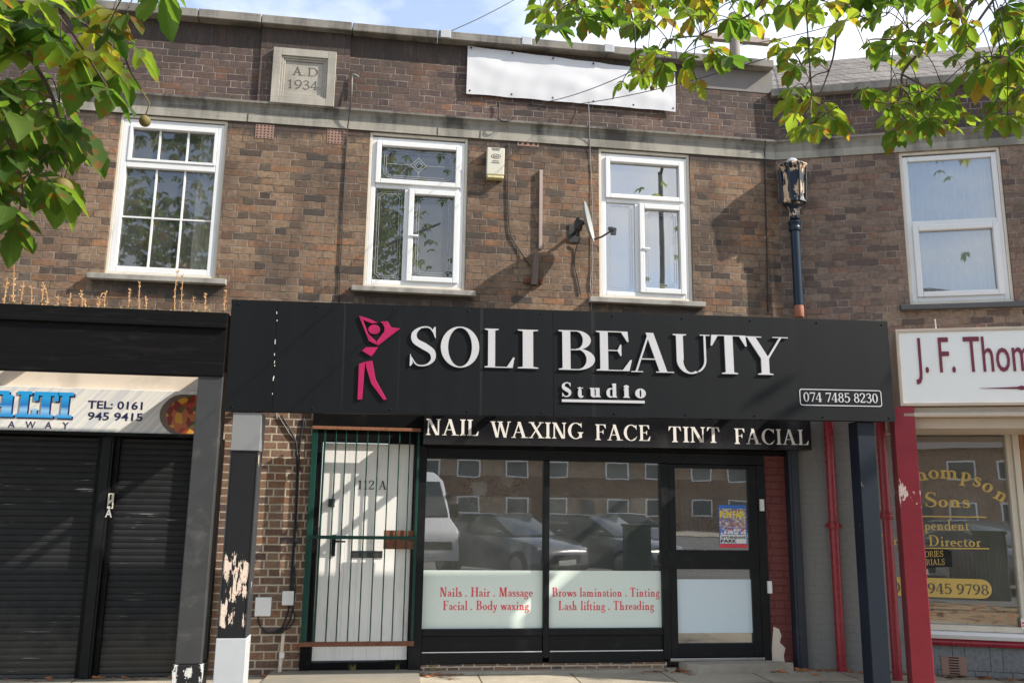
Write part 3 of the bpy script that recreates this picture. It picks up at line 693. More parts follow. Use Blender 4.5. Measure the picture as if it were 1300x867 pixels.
# date stone
ds = span(MAIN, .05, (348,61), (429,68), (422,137), (343,131))
b = NB(); x0, x1, z0, z1 = ds
def frame_step(bm, x0, x1, z0, z1, w, y0, y1):
    box(bm, x0, x0+w, y0, y1, z0, z1); box(bm, x1-w, x1, y0, y1, z0, z1)
    box(bm, x0+w, x1-w, y0, y1, z1-w, z1); box(bm, x0+w, x1-w, y0, y1, z0, z0+w)
frame_step(b, x0, x1, z0, z1, .085, -.075, .0); frame_step(b, x0+.086, x1-.086, z0+.086, z1-.086, .022, -.060, .0)
frame_step(b, x0+.109, x1-.109, z0+.109, z1-.109, .02, -.05, 0); box(b, x0+.13, x1-.13, -.036, 0, z0+.13, z1-.13)
dso = obj('date_stone', b, MT['stone'], bld, bevel=.004)
b = NB(); serif_text(b, 'A.D.', x0+.20, x1-.14, z0+.345, .095, -.037, .0012, w=.09, t=.06)
serif_text(b, '1934.', x0+.155, x1-.13, z0+.19, .10, -.037, .0012, w=.09, t=.06); obj('date_lettering', b, MT['stone_cut'], dso)
# clay air bricks
def air_brick(parent, x0, x1, z0, z1, nx, nz, y=-.004, fr=MAIN, mat='clay_vent'):
    b = box(NB(), x0, x1, y, .01, z0, z1); sx = (x1-x0)/nx; sz = (z1-z0)/nz
    for i in range(nx):
        for k in range(nz):
            cx, cz = x0+(i+.5)*sx, z0+(k+.5)*sz; box(b, cx-sx*.2, cx+sx*.2, y-.0015, y+.002, cz-sz*.22, cz+sz*.22, 1)
    obj('air_brick', b, [MT[mat], MT['hole']], parent, fr)
for r, nx, nz in (((325,158,347,177), 5, 5), ((416,164,440,184), 6, 5), ((657,179,684,187), 4, 1)):
    a, c = MAIN.at(r[0], r[1]), MAIN.at(r[2], r[3]); air_brick(bld, a.x, c.x, c.z, a.z, nx, nz)
# rooms behind the upper windows
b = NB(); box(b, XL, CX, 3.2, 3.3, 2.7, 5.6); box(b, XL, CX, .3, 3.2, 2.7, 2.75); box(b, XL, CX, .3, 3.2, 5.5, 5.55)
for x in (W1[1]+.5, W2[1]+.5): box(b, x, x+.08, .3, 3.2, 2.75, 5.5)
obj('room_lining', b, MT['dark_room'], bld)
b = NB(); box(b, XL, 14, 3.4, 3.6, ZC0-.6, ZC0-.3); box(b, XL, CX, .28, 3.5, ZC0-.35, ZC0-.3); obj('flat_roof', b, MT['slate'], bld)

# ------------------------------------------------------------------ windows
def ring(bm, x0, x1, z0, z1, w, y0, y1): frame_step(bm, x0, x1, z0, z1, w, y0, y1)
def pane(parent, x0, x1, z0, z1, y, fr, mat='glass'):
    b = NB(); vs = [b.verts.new(p) for p in ((x0,y,z0),(x1,y,z0),(x1,y,z1),(x0,y,z1))]; b.faces.new(vs)
    return obj('pane', b, MT[mat], parent, fr)
def lead_frame(bm, x0, x1, z0, z1, y, w=.0034, n=.035):
    """thin strip rectangle with notched corners"""
    pts = [(x0+n, z0), (x1-n, z0), (x1-n, z0+n*.55), (x1, z0+n), (x1, z1-n), (x1-n, z1-n*.55), (x1-n, z1), (x0+n, z1), (x0+n, z1-n*.55), (x0, z1-n), (x0, z0+n), (x0+n, z0+n*.55)]
    for i, (a, c) in enumerate(zip(pts, pts[1:]+pts[:1])):
        d = Vector((c[0]-a[0], 0, c[1]-a[1])); L = d.length
        if L < 1e-4: continue
        nrm = Vector((-d.z, 0, d.x)).normalized()*w/2; A = Vector((a[0], y-.0002*(i % 3), a[1])); C = Vector((c[0], y-.0002*(i % 3), c[1]))
        bm.faces.new([bm.verts.new(p) for p in (A-nrm, C-nrm, C+nrm, A+nrm)])
def sill(parent, x0, x1, z, fr, mat='sill', out=.075, h=.065):
    b = NB(); extrude_x(b, [(.06, z-h), (-out, z-h), (-out, z-.012), (.06, z)], x0, x1); return obj('sill', b, MT[mat], parent, fr, bevel=.004)
YF = .045
def window_shell(parent, W, fr, fw=.055, name='window', cream=.03):
    x0, x1, z0, z1 = W
    b = NB(); ring(b, x0+.002, x1-.002, z0+.002, z1-.002, cream, YF-.028, YF+.05); outer = obj('window', b, MT['cream_frame'], parent, fr, bevel=.003)
    return outer
# georgian bar window on the left
w = window_shell(bld, W1, MAIN)
x0, x1, z0, z1 = W1[0]+.033, W1[1]-.033, W1[2]+.033, W1[3]-.045
zt = z1-(z1-z0)*.30
b = NB(); ring(b, x0, x1, z0, z1, .062, YF-.022, YF+.04); box(b, x0+.063, x1-.063, YF-.021, YF+.04, zt-.032, zt+.032)
ring(b, x0+.064, x1-.064, zt+.033, z1-.063, .03, YF-.03, YF+.03); obj('window_frame', b, MT['upvc'], w, bevel=.005)
b = NB()
for k in (1, 2):
    xa = x0+.08+(x1-x0-.16)*k/3; box(b, xa-.009, xa+.009, YF+.002, YF+.02, zt+.06, z1-.09); box(b, xa-.009, xa+.009, YF+.002, YF+.02, z0+.062, zt-.032)
zm = (z0+.06+zt-.03)/2; box(b, x0+.062, x1-.062, YF+.004, YF+.018, zm-.008, zm+.008)
obj('glazing_bar', b, MT['upvc'], w)
pane(w, x0+.05, x1-.05, zt+.03, z1-.06, YF+.022, MAIN); pane(w, x0+.05, x1-.05, z0+.05, zt-.03, YF+.0225, MAIN)
def folds(x0, x1, z0, z1, y, n, amp=.02):
    b = NB(); N = n*6; rows = []
    for k in (0, 1):
        rows.append([b.verts.new((x0+(x1-x0)*i/N, y+amp*math.sin(i/6*2*math.pi)+R.uniform(-.003, .003), (z0, z1)[k])) for i in range(N+1)])
    for i in range(N): b.faces.new((rows[0][i], rows[0][i+1], rows[1][i+1], rows[1][i]))
    return b
obj('curtain', folds(x1-.27, x1-.03, z0, z1, YF+.16, 4), MT['curtain'], w, smooth='all')
b = lathe(NB(), [(.03, 0), (.06, .03), (.068, .09), (.06, .12), (.045, .125)], (x1-.34, YF+.15, z0+.05), 14); obj('flower_pot', b, MT['terracotta'], w, smooth=True)
sill(w, MAIN.at(110,350,.07).x, MAIN.at(286,359,.07).x, ZS, MAIN)
# two leaded casement windows
def casement(W, tz, mx_, lead_top, gl='glass'):
    w = window_shell(bld, W, MAIN)
    x0, x1, z0, z1 = W[0]+.033, W[1]-.033, W[2]+.033, W[3]-.05
    zt = z1-(z1-z0)*tz; xm = x0+(x1-x0)*mx_
    b = NB(); ring(b, x0, x1, z0, z1, .05, YF-.02, YF+.045); box(b, x0+.051, x1-.051, YF-.019, YF+.045, zt-.026, zt+.026)
    box(b, xm-.026, xm+.026, YF-.018, YF+.045, z0+.051, zt-.027)
    obj('window_frame', b, MT['upvc'], w, bevel=.006)
    b = NB(); ring(b, x0+.045, x1-.045, zt+.022, z1-.045, .052, YF-.042, YF+.02); ring(b, xm+.02, x1-.045, z0+.045, zt-.022, .056, YF-.043, YF+.02)
    box(b, xm+.045, xm+.13, YF-.056, YF-.044, (z0+zt)/2-.012, (z0+zt)/2+.01)
    obj('casement', b, MT['upvc'], w, bevel=.008)
    P = [(x0+.095, x1-.095, zt+.072, z1-.095), (x0+.045, xm-.02, z0+.045, zt-.02), (xm+.074, x1-.099, z0+.099, zt-.076)]
    b = NB()
    for i, p in enumerate(P):
        pane(w, *p, YF+.004, MAIN, gl)
        if i == 0 and not lead_top: 
            continue
        lead_frame(b, p[0]+.035, p[1]-.035, p[2]+.035, p[3]-.035, YF+.001); lead_frame(b, p[0]+.058, p[1]-.058, p[2]+.058, p[3]-.058, YF+.0015, n=.028)
        if i == 0:
            cx, cz = (p[0]+p[1])/2, (p[2]+p[3])/2
            for r in (.07, .04):
                for k in range(8):
                    a0, a1 = k*math.pi/4, (k+1)*math.pi/4
                    A = Vector((cx+r*(1.2 if k % 2 == 0 else .8)*math.cos(a0), YF+.0008, cz+r*(1.2 if k % 2 == 0 else .8)*math.sin(a0))); C = Vector((cx+r*(.8 if k % 2 == 0 else 1.2)*math.cos(a1), YF+.0008, cz+r*(.8 if k % 2 == 0 else 1.2)*math.sin(a1)))
                    n_ = Vector((-(C-A).z, 0, (C-A).x)).normalized()*.002
                    b.faces.new([b.verts.new(q) for q in (A-n_, C-n_, C+n_, A+n_)])
            for q in ((cx-.002, cx+.002, p[2]+.06, cz-.07), (cx-.002, cx+.002, cz+.07, p[3]-.06), (p[0]+.06, cx-.08, cz-.002, cz+.002), (cx+.08, p[1]-.06, cz-.002, cz+.002)):
                b.faces.new([b.verts.new(v) for v in ((q[0], YF+.0012, q[2]), (q[1], YF+.0012, q[2]), (q[1], YF+.0012, q[3]), (q[0], YF+.0012, q[3]))])
    obj('lead_pattern', b, MT['lead'], w)
    return w
w = casement(W2, .335, .39, True); sill(w, MAIN.at(446,366,.07).x, MAIN.at(604,373,.07).x, ZS, MAIN)
w = casement(W3, .335, .41, False, 'coated'); sill(w, MAIN.at(749,379,.07).x, MAIN.at(896,387,.07).x, ZS, MAIN)
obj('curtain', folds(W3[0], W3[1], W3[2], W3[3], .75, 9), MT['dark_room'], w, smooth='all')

# ------------------------------------------------------------------ ground floor of the main building
XD0, XD1 = MAIN.at(403,700).x, MAIN.at(521,700).x      # white flat door
Xp = MAIN.at(310,700).x
XG = .36                                              # shop window left
b = NB(); box(b, -1.75, XD0-.11, .0, .25, -.3, 2.619); obj('lower_wall', b, MT['brick_low'], bld)
b = NB(); box(b, XL, -1.751, .02, .25, 2.52, 2.619); obj('lintel', b, MT['black_timber'], bld)
zd1 = MAIN.at(470,563).z; zd0 = MAIN.at(460,838).z
b = NB(); box(b, XD0-.108, XD0-.01, -.03, .12, -.02, 2.40); box(b, XD1+.01, XD1+.085, -.03, .12, -.02, 2.40)
box(b, XD0-.009, XD1+.009, -.028, .12, zd1+.01, zd1+.12); box(b, XD0-.009, XD1+.009, -.02, .12, -.02, zd0-.012)
dfr = obj('door_frame', b, MT['black_timber'], bld, bevel=.004)
b = NB(); box(b, XD0-.107, .33, -.045, .1, zd1+.121, 2.62); obj('door_head_panel', b, MT['black'], bld, bevel=.004)
b = NB(); n = 7
for i in range(n): box(b, XD0+(XD1-XD0)*i/n+.0006, XD0+(XD1-XD0)*(i+1)/n-.0006, .012, .06, zd0, zd1)
fd = obj('flat_door', b, MT['door_white'], bld, bevel=.0015)
b = NB(); q = MAIN.at(455, 620); serif_text(b, '112 A', MAIN.at(453,620).x, MAIN.at(492,620).x, MAIN.at(473,621).z, .085, .0118, .003, w=.14, t=.05); obj('number', b, MT['charcoal'], fd)
b = NB(); q = MAIN.at(424, 692); box(b, q.x-.022, q.x+.014, -.004, .011, q.z-.10, q.z+.10); tube(b, [(q.x, -.004, q.z+.04), (q.x, -.045, q.z+.04), (q.x+.02, -.05, q.z+.04), (q.x+.11, -.05, q.z+.038)], .009); obj('handle', b, MT['black_frame'], fd, bevel=.002)
b = NB(); q = MAIN.at(421, 637); box(b, q.x-.03, q.x+.03, -.012, .011, q.z-.05, q.z+.03); lathe(b, [(.022, 0), (.022, .02), (.012, .024)], (q.x+.01, -.012, q.z-.01), 12, Matrix.Rotation(math.pi/2, 3, 'X')); obj('lock', b, MT['charcoal'], fd, bevel=.003)
r = span(MAIN, 0, (447,699), (486,699), (485,708), (446,708)); b = NB(); ring(b, *r, .009, .004, .011); box(b, r[0]+.010, r[1]-.010, .008, .0115, r[2]+.010, r[3]-.010); obj('letter_plate', b, MT['charcoal'], fd, bevel=.001)
# shopfront
XM = MAIN.at(693,700).x; XS = MAIN.at(845,700).x; XE = MAIN.at(968,700).x
zt = MAIN.at(690,585).z; zs = MAIN.at(690,797).z; zb = .075
sf = obj('shop_window', (lambda b: (box(b, XG-.12, XG, -.05, .08, -.02, zt+.12), box(b, XM-.03, XM+.03, -.035, .06, zb, zt), box(b, XS-.05, XS+.03, -.036, .07, zb-.03, zt),
     box(b, XG+.001, XM-.031, -.03, .06, zs-.065, zs), box(b, XM+.031, XS-.051, -.031, .06, zs-.066, zs-.001),
     box(b, XG+.001, XM-.031, -.012, .05, zb+.06, zs-.066), box(b, XM+.031, XS-.051, -.012, .05, zb+.06, zs-.067),
     box(b, XG+.001, XM-.031, -.034, .06, zb-.05, zb+.059), box(b, XM+.031, XS-.051, -.035, .06, zb-.05, zb+.059),
     box(b, XG+.001, XE+.05, -.02, .09, zt+.001, zt+.11))and b)(NB()), MT['black_frame'], bld, bevel=.005)
b = NB()
for a, c in ((XG+.01, XM-.04), (XM+.04, XS-.06)): box(b, a, c, -.037, -.0355, zb+.055, zb+.064); 
obj('sill_strip', b, MT['upvc'], sf)
pane(sf, XG-.01, XM-.02, zs-.01, zt+.01, .012, MAIN, 'shopglass'); pane(sf, XM+.02, XS-.04, zs-.01, zt+.01, .0125, MAIN, 'shopglass')
zf = MAIN.at(690,724).z
for a, c in ((XG+.002, XM-.031), (XM+.031, XS-.052)):
    b = NB(); vs = [b.verts.new(p) for p in ((a,.010,zs),(c,.010,zs),(c,.010,zf),(a,.010,zf))]; b.faces.new(vs); obj('frosted_film', b, MT['frost'], sf)
def wline(s, px0, px1, pyb, sf_=1.0):
    b = NB(); a, c = MAIN.at(px0, pyb), MAIN.at(px1, pyb); serif_text(b, s, a.x, c.x, (a.z+c.z)/2, .088*sf_, .009, .0006, w=.17, t=.055, xh=.52); return b
for s, p0, p1, py in (('Nails . Hair . Massage', 558, 677, 757), ('Facial . Body waxing', 562, 672, 774), ('Brows lamination . Tinting', 701, 838, 757), ('Lash lifting . Threading', 709, 831, 774)):
    obj('window_lettering', wline(s, p0, p1, py), MT['red_text'], sf)
# shutter box over the glass: horizontal ribs
b = NB(); zz = zt+.111; k = 0
while zz < 2.30: box(b, XG+.002, 4.17, -.05+.006*(k % 2), .05, zz+.001, zz+.045); zz += .046; k += 1
obj('shutter_box', b, MT['black'], bld, bevel=.006)
b = NB(); box(b, XD1+.09, 4.2, .05, .25, 2.30, 2.619); obj('lintel_board', b, MT['black_timber'], bld)
# shop door
dx0, dx1 = XS+.032, MAIN.at(962,700).x; q = .075
zmr0, zmr1 = MAIN.at(908,722).z, MAIN.at(908,698).z; zd_b = MAIN.at(908,833).z
b = NB(); box(b, dx0, dx0+q, -.028, .03, zd_b, zt-.005); box(b, dx1-q*1.15, dx1, -.028, .03, zd_b, zt-.005)
box(b, dx0+q+.001, dx1-q*1.15-.001, -.027, .03, zd_b, zd_b+.13); box(b, dx0+q+.001, dx1-q*1.15-.001, -.027, .03, zt-.045, zt-.005)
box(b, dx0-.02, dx1-.02, -.040, -.0285, zmr0, zmr1); box(b, dx0+q+.001, dx1-q*1.15-.001, -.0283, .03, zmr0+.002, zmr1-.002)
sd = obj('shop_door', b, MT['black_frame'], bld, bevel=.004)
pane(sd, dx0+q-.01, dx1-q, zmr1-.01, zt-.03, .004, MAIN, 'shopglass'); pane(sd, dx0+q-.01, dx1-q, zd_b+.12, zmr0+.01, .0042, MAIN, 'shopglass')
zq0, zq1 = MAIN.at(908,803).z, MAIN.at(908,735).z
b = NB(); vs = [b.verts.new(p) for p in ((dx0+q,.0025,zq0),(dx1-q*1.15,.0025,zq0),(dx1-q*1.15,.0025,zq1),(dx0+q,.0025,zq1))]; b.faces.new(vs); obj('frosted_film', b, plain('door_film', (.60,.70,.74), .5, .04, 3, .02), sd)
b = NB(); box(b, dx1+.003, XE+.045, -.03, .06, .0, zt); obj('door_jamb', b, MT['black_frame'], bld, bevel=.004)
b = NB(); box(b, dx0-.02, dx1+.01, -.05, .02, zd_b-.035, zd_b-.006); obj('threshold', b, MT['chrome'], bld, bevel=.004)
for (pp, kk) in (((967,641), 1), ((977,745), 0)):
    q_ = MAIN.at(*pp, .04); b = NB(); box(b, q_.x-.022, q_.x+.022, -.055, -.031 if kk else -.001, q_.z-.06, q_.z+.06); box(b, q_.x-.012, q_.x+.012, -.058, -.054, q_.z-.03, q_.z+.035)
    obj('entry_buzzer', b, MT['white'], bld, bevel=.004)
# red painted brick pier, with a patch of bare render at its foot
b = NB(); box(b, XE+.046, 4.13, -.01, .2, -.25, zt+.10); pier = obj('painted_pier', b, MT['brick_red'], bld)
pt = [(978,845), (982,795), (989,798), (992,806), (990,815), (997,822), (995,832), (997,845)]
b = NB(); prism(b, [(MAIN.at(*p,.012).x, MAIN.at(*p,.012).z) for p in pt], -.0125, -.0095); obj('bare_render', b, MT['cream_board'], pier)
b = NB(); box(b, XG-.1, XS-.02, -.030, .05, -.10, .022); obj('brick_plinth', b, MT['brick_low'], bld)
b = NB(); box(b, 4.135, 4.245, -.10, .1, -.04, zt+.28); box(b, 4.16, 4.215, -.108, -.1005, -.04, zt+.28); obj('shutter_guide', b, MT['navy_plain'], bld, bevel=.005)
# shop interior
b = NB(); box(b, .0, 4.2, 4.4, 4.5, -.02, 2.6); box(b, -.02, .0, .3, 4.4, -.02, 2.6); box(b, 4.2, 4.22, .3, 4.4, -.02, 2.6); obj('interior_wall', b, MT['room_grey'], bld)
b = NB(); box(b, .0, 4.2, .3, 4.4, 2.2, 2.26); box(b, .05, 4.1, .28, .32, zt-.15, 2.4); obj('interior_ceiling', b, MT['room_pale'], bld)
b = NB(); box(b, .0, 4.2, .3, 4.4, -.03, .0); obj('interior_floor', b, MT['oak'], bld)
# left takeaway: wall behind the shutters
b = NB(); box(b, XL, -1.76, .35, .45, -.1, 2.6); obj('back_wall', b, MT['dark_room'], bld)
# ------------------------------------------------------------------ right-hand wing, turned towards the viewer
wing = thing('corner_building', 'duller brown brick building on the right, angled forward, over the white signboard', 'building', (0, .2, 0), WING)
def wspan(D, *pts): return span(WING, D, *pts)
W4 = wspan(0, (1142,203), (1270,195), (1289,384), (1155,386)); W4 = (W4[0], W4[1], W4[2], ZH)
XR = 16.0
b = NB(); wall_grid(b, 0, XR, 2.5, ZB0, [W4]); obj('upper_wall', b, MT['brick_wing'], wing, WING)
zpc = WING.at(1100, 103, .08).z
b = NB(); box(b, .0, XR, .0, .24, ZB1, zpc-.10); obj('parapet_wall', b, MT['brick_wing_parapet'], wing, WING)
b = NB()
for i in range(11): box(b, -.03+i*1.45+.004, -.03+(i+1)*1.45-.004, -.085, .30, zpc-.099, zpc+R.uniform(-.004, .004))
obj('coping', b, MT['coping'], wing, WING, bevel=.008)
b = NB(); hexa(b, [(-.4,.31,zpc-.2), (XR,.31,zpc-.2), (XR,1.5,zpc-.1), (-.4,1.5,zpc-.1), (-.4,.31,zpc+.02), (XR,.31,zpc+.02), (XR,1.45,zpc+1.1), (-.4,1.45,zpc+1.1)]); obj('roof', b, brick('slate_courses', [(0, (.16,.145,.135)), (1, (.25,.23,.21))], (.05,.05,.05), course=.16, dark=.2), wing, WING)
band(wing, -.012, XR, WING)
w = window_shell(wing, W4, WING)
x0, x1, z0, z1 = W4[0]+.033, W4[1]-.033, W4[2]+.033, W4[3]-.05
zt4 = z1-(z1-z0)*.47
b = NB(); ring(b, x0, x1, z0, z1, .055, YF-.02, YF+.045); box(b, x0+.056, x1-.056, YF-.019, YF+.045, zt4-.03, zt4+.03); obj('window_frame', b, MT['upvc'], w, WING, bevel=.006)
b = NB(); ring(b, x0+.05, x1-.05, z0+.05, zt4-.025, .06, YF-.043, YF+.02); obj('casement', b, MT['upvc'], w, WING, bevel=.008)
pane(w, x0+.05, x1-.05, zt4+.025, z1-.05, YF+.004, WING, 'shopglass'); pane(w, x0+.105, x1-.105, z0+.105, zt4-.08, YF+.0045, WING, 'shopglass')
obj('net_curtain', folds(x0, x1, z0, z1, YF+.075, 11, .018), MT['net'], w, WING, smooth='all')
sill(w, WING.at(1144,390,.07).x, x1+.12, W4[2], WING, 'sill_dark')
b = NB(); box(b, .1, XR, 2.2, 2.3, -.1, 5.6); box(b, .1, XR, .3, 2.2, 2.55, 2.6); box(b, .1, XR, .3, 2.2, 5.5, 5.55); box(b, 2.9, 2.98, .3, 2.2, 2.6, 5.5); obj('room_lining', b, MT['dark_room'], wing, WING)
# ground floor of the wing: grey painted brick, then the neighbour's shop window
gz1 = WING.at(1230, 545).z; gz0 = WING.at(1240, 798).z; gx1 = (WING.at(1275,560).x+WING.at(1290,790).x)/2
gx0 = WING.at(1166, 560).x - .1
b = NB(); box(b, .01, gx0-.05, -.004, .25, -.3, 2.499); obj('painted_lower_wall', b, MT['brick_grey'], wing, WING)
sh = obj('shop_window', (lambda b: (ring(b, gx0-.049, gx1+.07, gz0-.02, gz1+.05, .055, -.06, .08), box(b, gx1+.0705, gx1+.13, -.085, .08, gz0-.09, gz1+.05))and b)(NB()), MT['cream_frame'], wing, fr=WING, bevel=.006)
pane(sh, gx0, gx1+.02, gz0+.02, gz1, -.01, WING, 'shopglass')
b = NB(); extrude_x(b, [(.05, gz0-.09), (-.11, gz0-.09), (-.13, gz0-.05), (-.11, gz0-.021), (.05, gz0-.021)], gx0-.05, gx1+2.5); obj('sill', b, MT['upvc'], sh, WING, bevel=.004)
b = NB(); extrude_x(b, [(.05, gz0-.16), (-.075, gz0-.16), (-.095, gz0-.125), (-.075, gz0-.091), (.05, gz0-.091)], gx0-.05, gx1+2.5); obj('sill_moulding', b, MT['pipe_red'], sh, WING, bevel=.006)
b = NB(); box(b, gx0-.049, gx1+2.5, -.03, .2, -.3, gz0-.161); obj('tiled_base', b, MT['tile'], wing, WING)
va, vb_ = WING.at(1194, 832, .03), WING.at(1228, 857, .03); air_brick(wing, va.x, vb_.x, vb_.z, va.z, 1, 7, -.04, WING)
b = NB()
for i in range(26):
    xx = gx0-.04+i*(gx1-gx0+.1)/26; a_ = rad(28+R.uniform(-4, 4)); c_, s_ = math.cos(a_)*.04, math.sin(a_)*.04
    v = [b.verts.new(p) for p in ((xx-c_, .13-s_, gz0-.1), (xx+c_, .13+s_, gz0-.1), (xx+c_, .13+s_, gz1), (xx-c_, .13-s_, gz1))]; b.faces.new(v)
obj('vertical_blind', b, MT['blind'], sh, WING)
b = NB(); box(b, gx0, gx1, .02, .09, gz0-.12, gz0-.02); obj('display_shelf', b, MT['charcoal'], sh, WING)
b = NB(); box(b, gx0-.05, gx1+2.5, -.10, .2, gz1+.051, gz1+.16); box(b, gx0-.05, gx1+2.5, -.13, .2, gz1+.161, gz1+.21); box(b, gx0-.05, gx1+2.5, -.11, .2, gz1+.211, gz1+.32); obj('shutter_box', b, MT['olive'], wing, WING, bevel=.008)
b = NB(); box(b, gx1+.131, gx1+.9, .03, .1, -.1, gz1+.05); box(b, gx1+.15, gx1+.19, -.03, .029, -.1, gz1+.05); box(b, gx1+.131, gx1+.9, -.035, .029, gz1-.23, gz1-.20); dr = obj('timber_door', b, MT['oak'], wing, WING, bevel=.006)
# gilt lettering on that window
def wtext(s, a, c, h, mat='gold', **k):
    A, C = WING.at(*a, .012), WING.at(*c, .012); b = NB(); serif_text(b, s, A.x, C.x, A.z, h, -.0125, .0006, slope=(C.z-A.z)/(C.x-A.x), **k)
    return obj('window_lettering', b, MT[mat], sh, WING)
b = NB()
TS = [('h', 1163, 611, 12), ('o', 1179, 608, 5), ('m', 1192, 607, -3), ('p', 1217, 609, -12), ('s', 1233, 615, -22), ('o', 1244, 621, -28), ('n', 1259, 631, -34)]
for ch, px, py, ang in TS:
    P, adv = glyph(ch, w=.17, t=.05, xh=.5); o_ = WING.at(px, py, .012); ca, sa = math.cos(rad(ang*.9)), math.sin(rad(ang*.9)); k = .172
    add_polys(b, P, lambda a, c: (o_.x + (a*ca - c*sa)*k*1.15, o_.z + (a*sa + c*ca)*k), -.0125, .0006)
obj('window_lettering', b, MT['gold'], sh, WING)
wtext('Sons', (1174, 643), (1232, 644), .145, w=.18, t=.05, xh=.5)
wtext('Independent', (1142, 672), (1231, 673), .105, w=.15, t=.06, xh=.52)
wtext('Funeral Director', (1112, 691), (1246, 694), .105, w=.15, t=.06, xh=.52)
b = NB()
for a, c in (((1140, 655.5), (1252, 657)), ((1140, 692+4), (1256, 693+4))):
    A, C = WING.at(a[0], a[1], .012), WING.at(c[0], c[1], .012); hexa(b, [(A.x, -.013, A.z), (C.x, -.013, C.z), (C.x, -.0122, C.z), (A.x, -.0122, A.z), (A.x, -.013, A.z+.012), (C.x, -.013, C.z+.012), (C.x, -.0122, C.z+.012), (A.x, -.0122, A.z+.012)])
obj('gilt_rule', b, MT['gold'], sh, WING)
A = [WING.at(*p, .012) for p in ((1150,722), (1209,719), (1208,699), (1190,695), (1168,693), (1150,694))]
b = NB(); prism(b, [(p.x, p.z) for p in A], -.0125, -.0118); obj('arched_sticker', b, MT['gloss_black'], sh, WING)
wtext('ORIES', (1174, 707), (1198, 706), .058, w=.13, t=.06); wtext('RIALS', (1176, 717), (1200, 716.5), .058, w=.13, t=.06)
A, C = WING.at(1140, 758, .012), WING.at(1260, 758, .012); zA = (A.z+C.z)/2; zB = WING.at(1210, 734, .012).z; rr = (zB-zA)/2
pill = [(A.x, zA), (C.x-rr, zA)] + [(C.x-rr+rr*math.cos(rad(t)), zA+rr+rr*math.sin(rad(t))) for t in range(-80, 90, 10)] + [(C.x-rr, zB), (A.x, zB)]
b = NB(); prism(b, pill, -.0124, -.0118); obj('gilt_panel', b, MT['gold'], sh, WING)
A, C = WING.at(1134, 753, .0135), WING.at(1256, 753, .0135); b = NB(); serif_text(b, '0161 945 9798', A.x, C.x, zA+.035, .10, -.0137, .0006, w=.15, t=.06); obj('window_lettering', b, MT['stone_cut'], sh, WING)
b = NB(); A, C = WING.at(1285, 780, .03), WING.at(1298, 797, .03); box(b, gx1-.0, gx1+.05, -.0675, -.061, gz0+.02, gz0+.12); st_ = obj('window_sticker', b, MT['white'], sh, WING)
b = NB(); box(b, gx1+.004, gx1+.046, -.0685, -.0676, gz0+.045, gz0+.06); box(b, gx1+.004, gx1+.046, -.0685, -.0676, gz0+.07, gz0+.09); obj('sticker_print', b, MT['red_text'], st_, WING)
# neighbour's signboard (white light-box)
DJ = 1.0; DS = 1.28
jl = (WING.at(1137,418,DJ).x + WING.at(1142,515,DJ).x)/2; jz1 = WING.at(1200,417,DJ).z; jz0 = WING.at(1200,515,DJ).z
js = thing('shop_sign', 'white signboard with maroon lettering above the right-hand shop window', 'sign', (jl+1.2, -.3, jz0), WING)
b = NB(); box(b, jl+.03, jl+3.2, -DJ, -.12, jz0+.03, jz1-.03); obj('sign_panel', b, MT['white_sign'], js, WING)
b = NB(); frame_step(b, jl, jl+3.23, jz0, jz1, .03, -DJ-.012, -.1); obj('sign_frame', b, MT['beige'], js, WING, bevel=.004)
k1 = WING.at(1163, 473, DJ+.01); k2 = WING.at(1288, 473, DJ+.01)
b = NB(); sans_text(b, 'J. F. Thompson & Sons', k1.x, k1.x+(WING.at(1302,473,DJ+.01).x-k1.x)*2.36, k1.z, .34, -DJ-.0005, .008, 1.0); 
for v in b.verts: v.co.x = k1.x + (v.co.x-k1.x)
obj('lettering', b, MT['maroon'], js, WING)
b = NB(); A = WING.at(1243,493,DJ); prism(b, [(A.x, A.z), (A.x+.32, A.z-.010), (A.x+.36, A.z-.022), (A.x+.40, A.z-.006), (A.x+.9, A.z-.004), (A.x+.9, A.z+.004), (A.x+.40, A.z+.006), (A.x+.36, A.z+.022), (A.x+.32, A.z+.010)], -DJ-.006, -DJ-.0005); obj('ornament', b, MT['maroon'], js, WING)
cano = tag(obj('shop_canopy', (lambda b: (box(b, jl+.02, jl+5, -DJ+.05, -.005, jz0-.06, jz0-.005), box(b, jl+.02, jl+5, -DJ-.0, -.13, jz0-.10, jz0-.061), box(b, jl+.02, jl+5, -DJ+.12, -.13, jz0-.20, jz0-.101))and b)(NB()), [MT['beige']], fr=WING, bevel=.006), 'beige stepped canopy edge under the white signboard', 'canopy')
a_ = WING.at(1188, 412, .8); tag(obj('metal_stay', tube(NB(), [(a_.x, -.8, jz1-.02), (a_.x-.03, -.9, jz1+.11)], .006), MT['upvc'], fr=WING), 'thin white metal rod sticking up from the white signboard', 'rod')
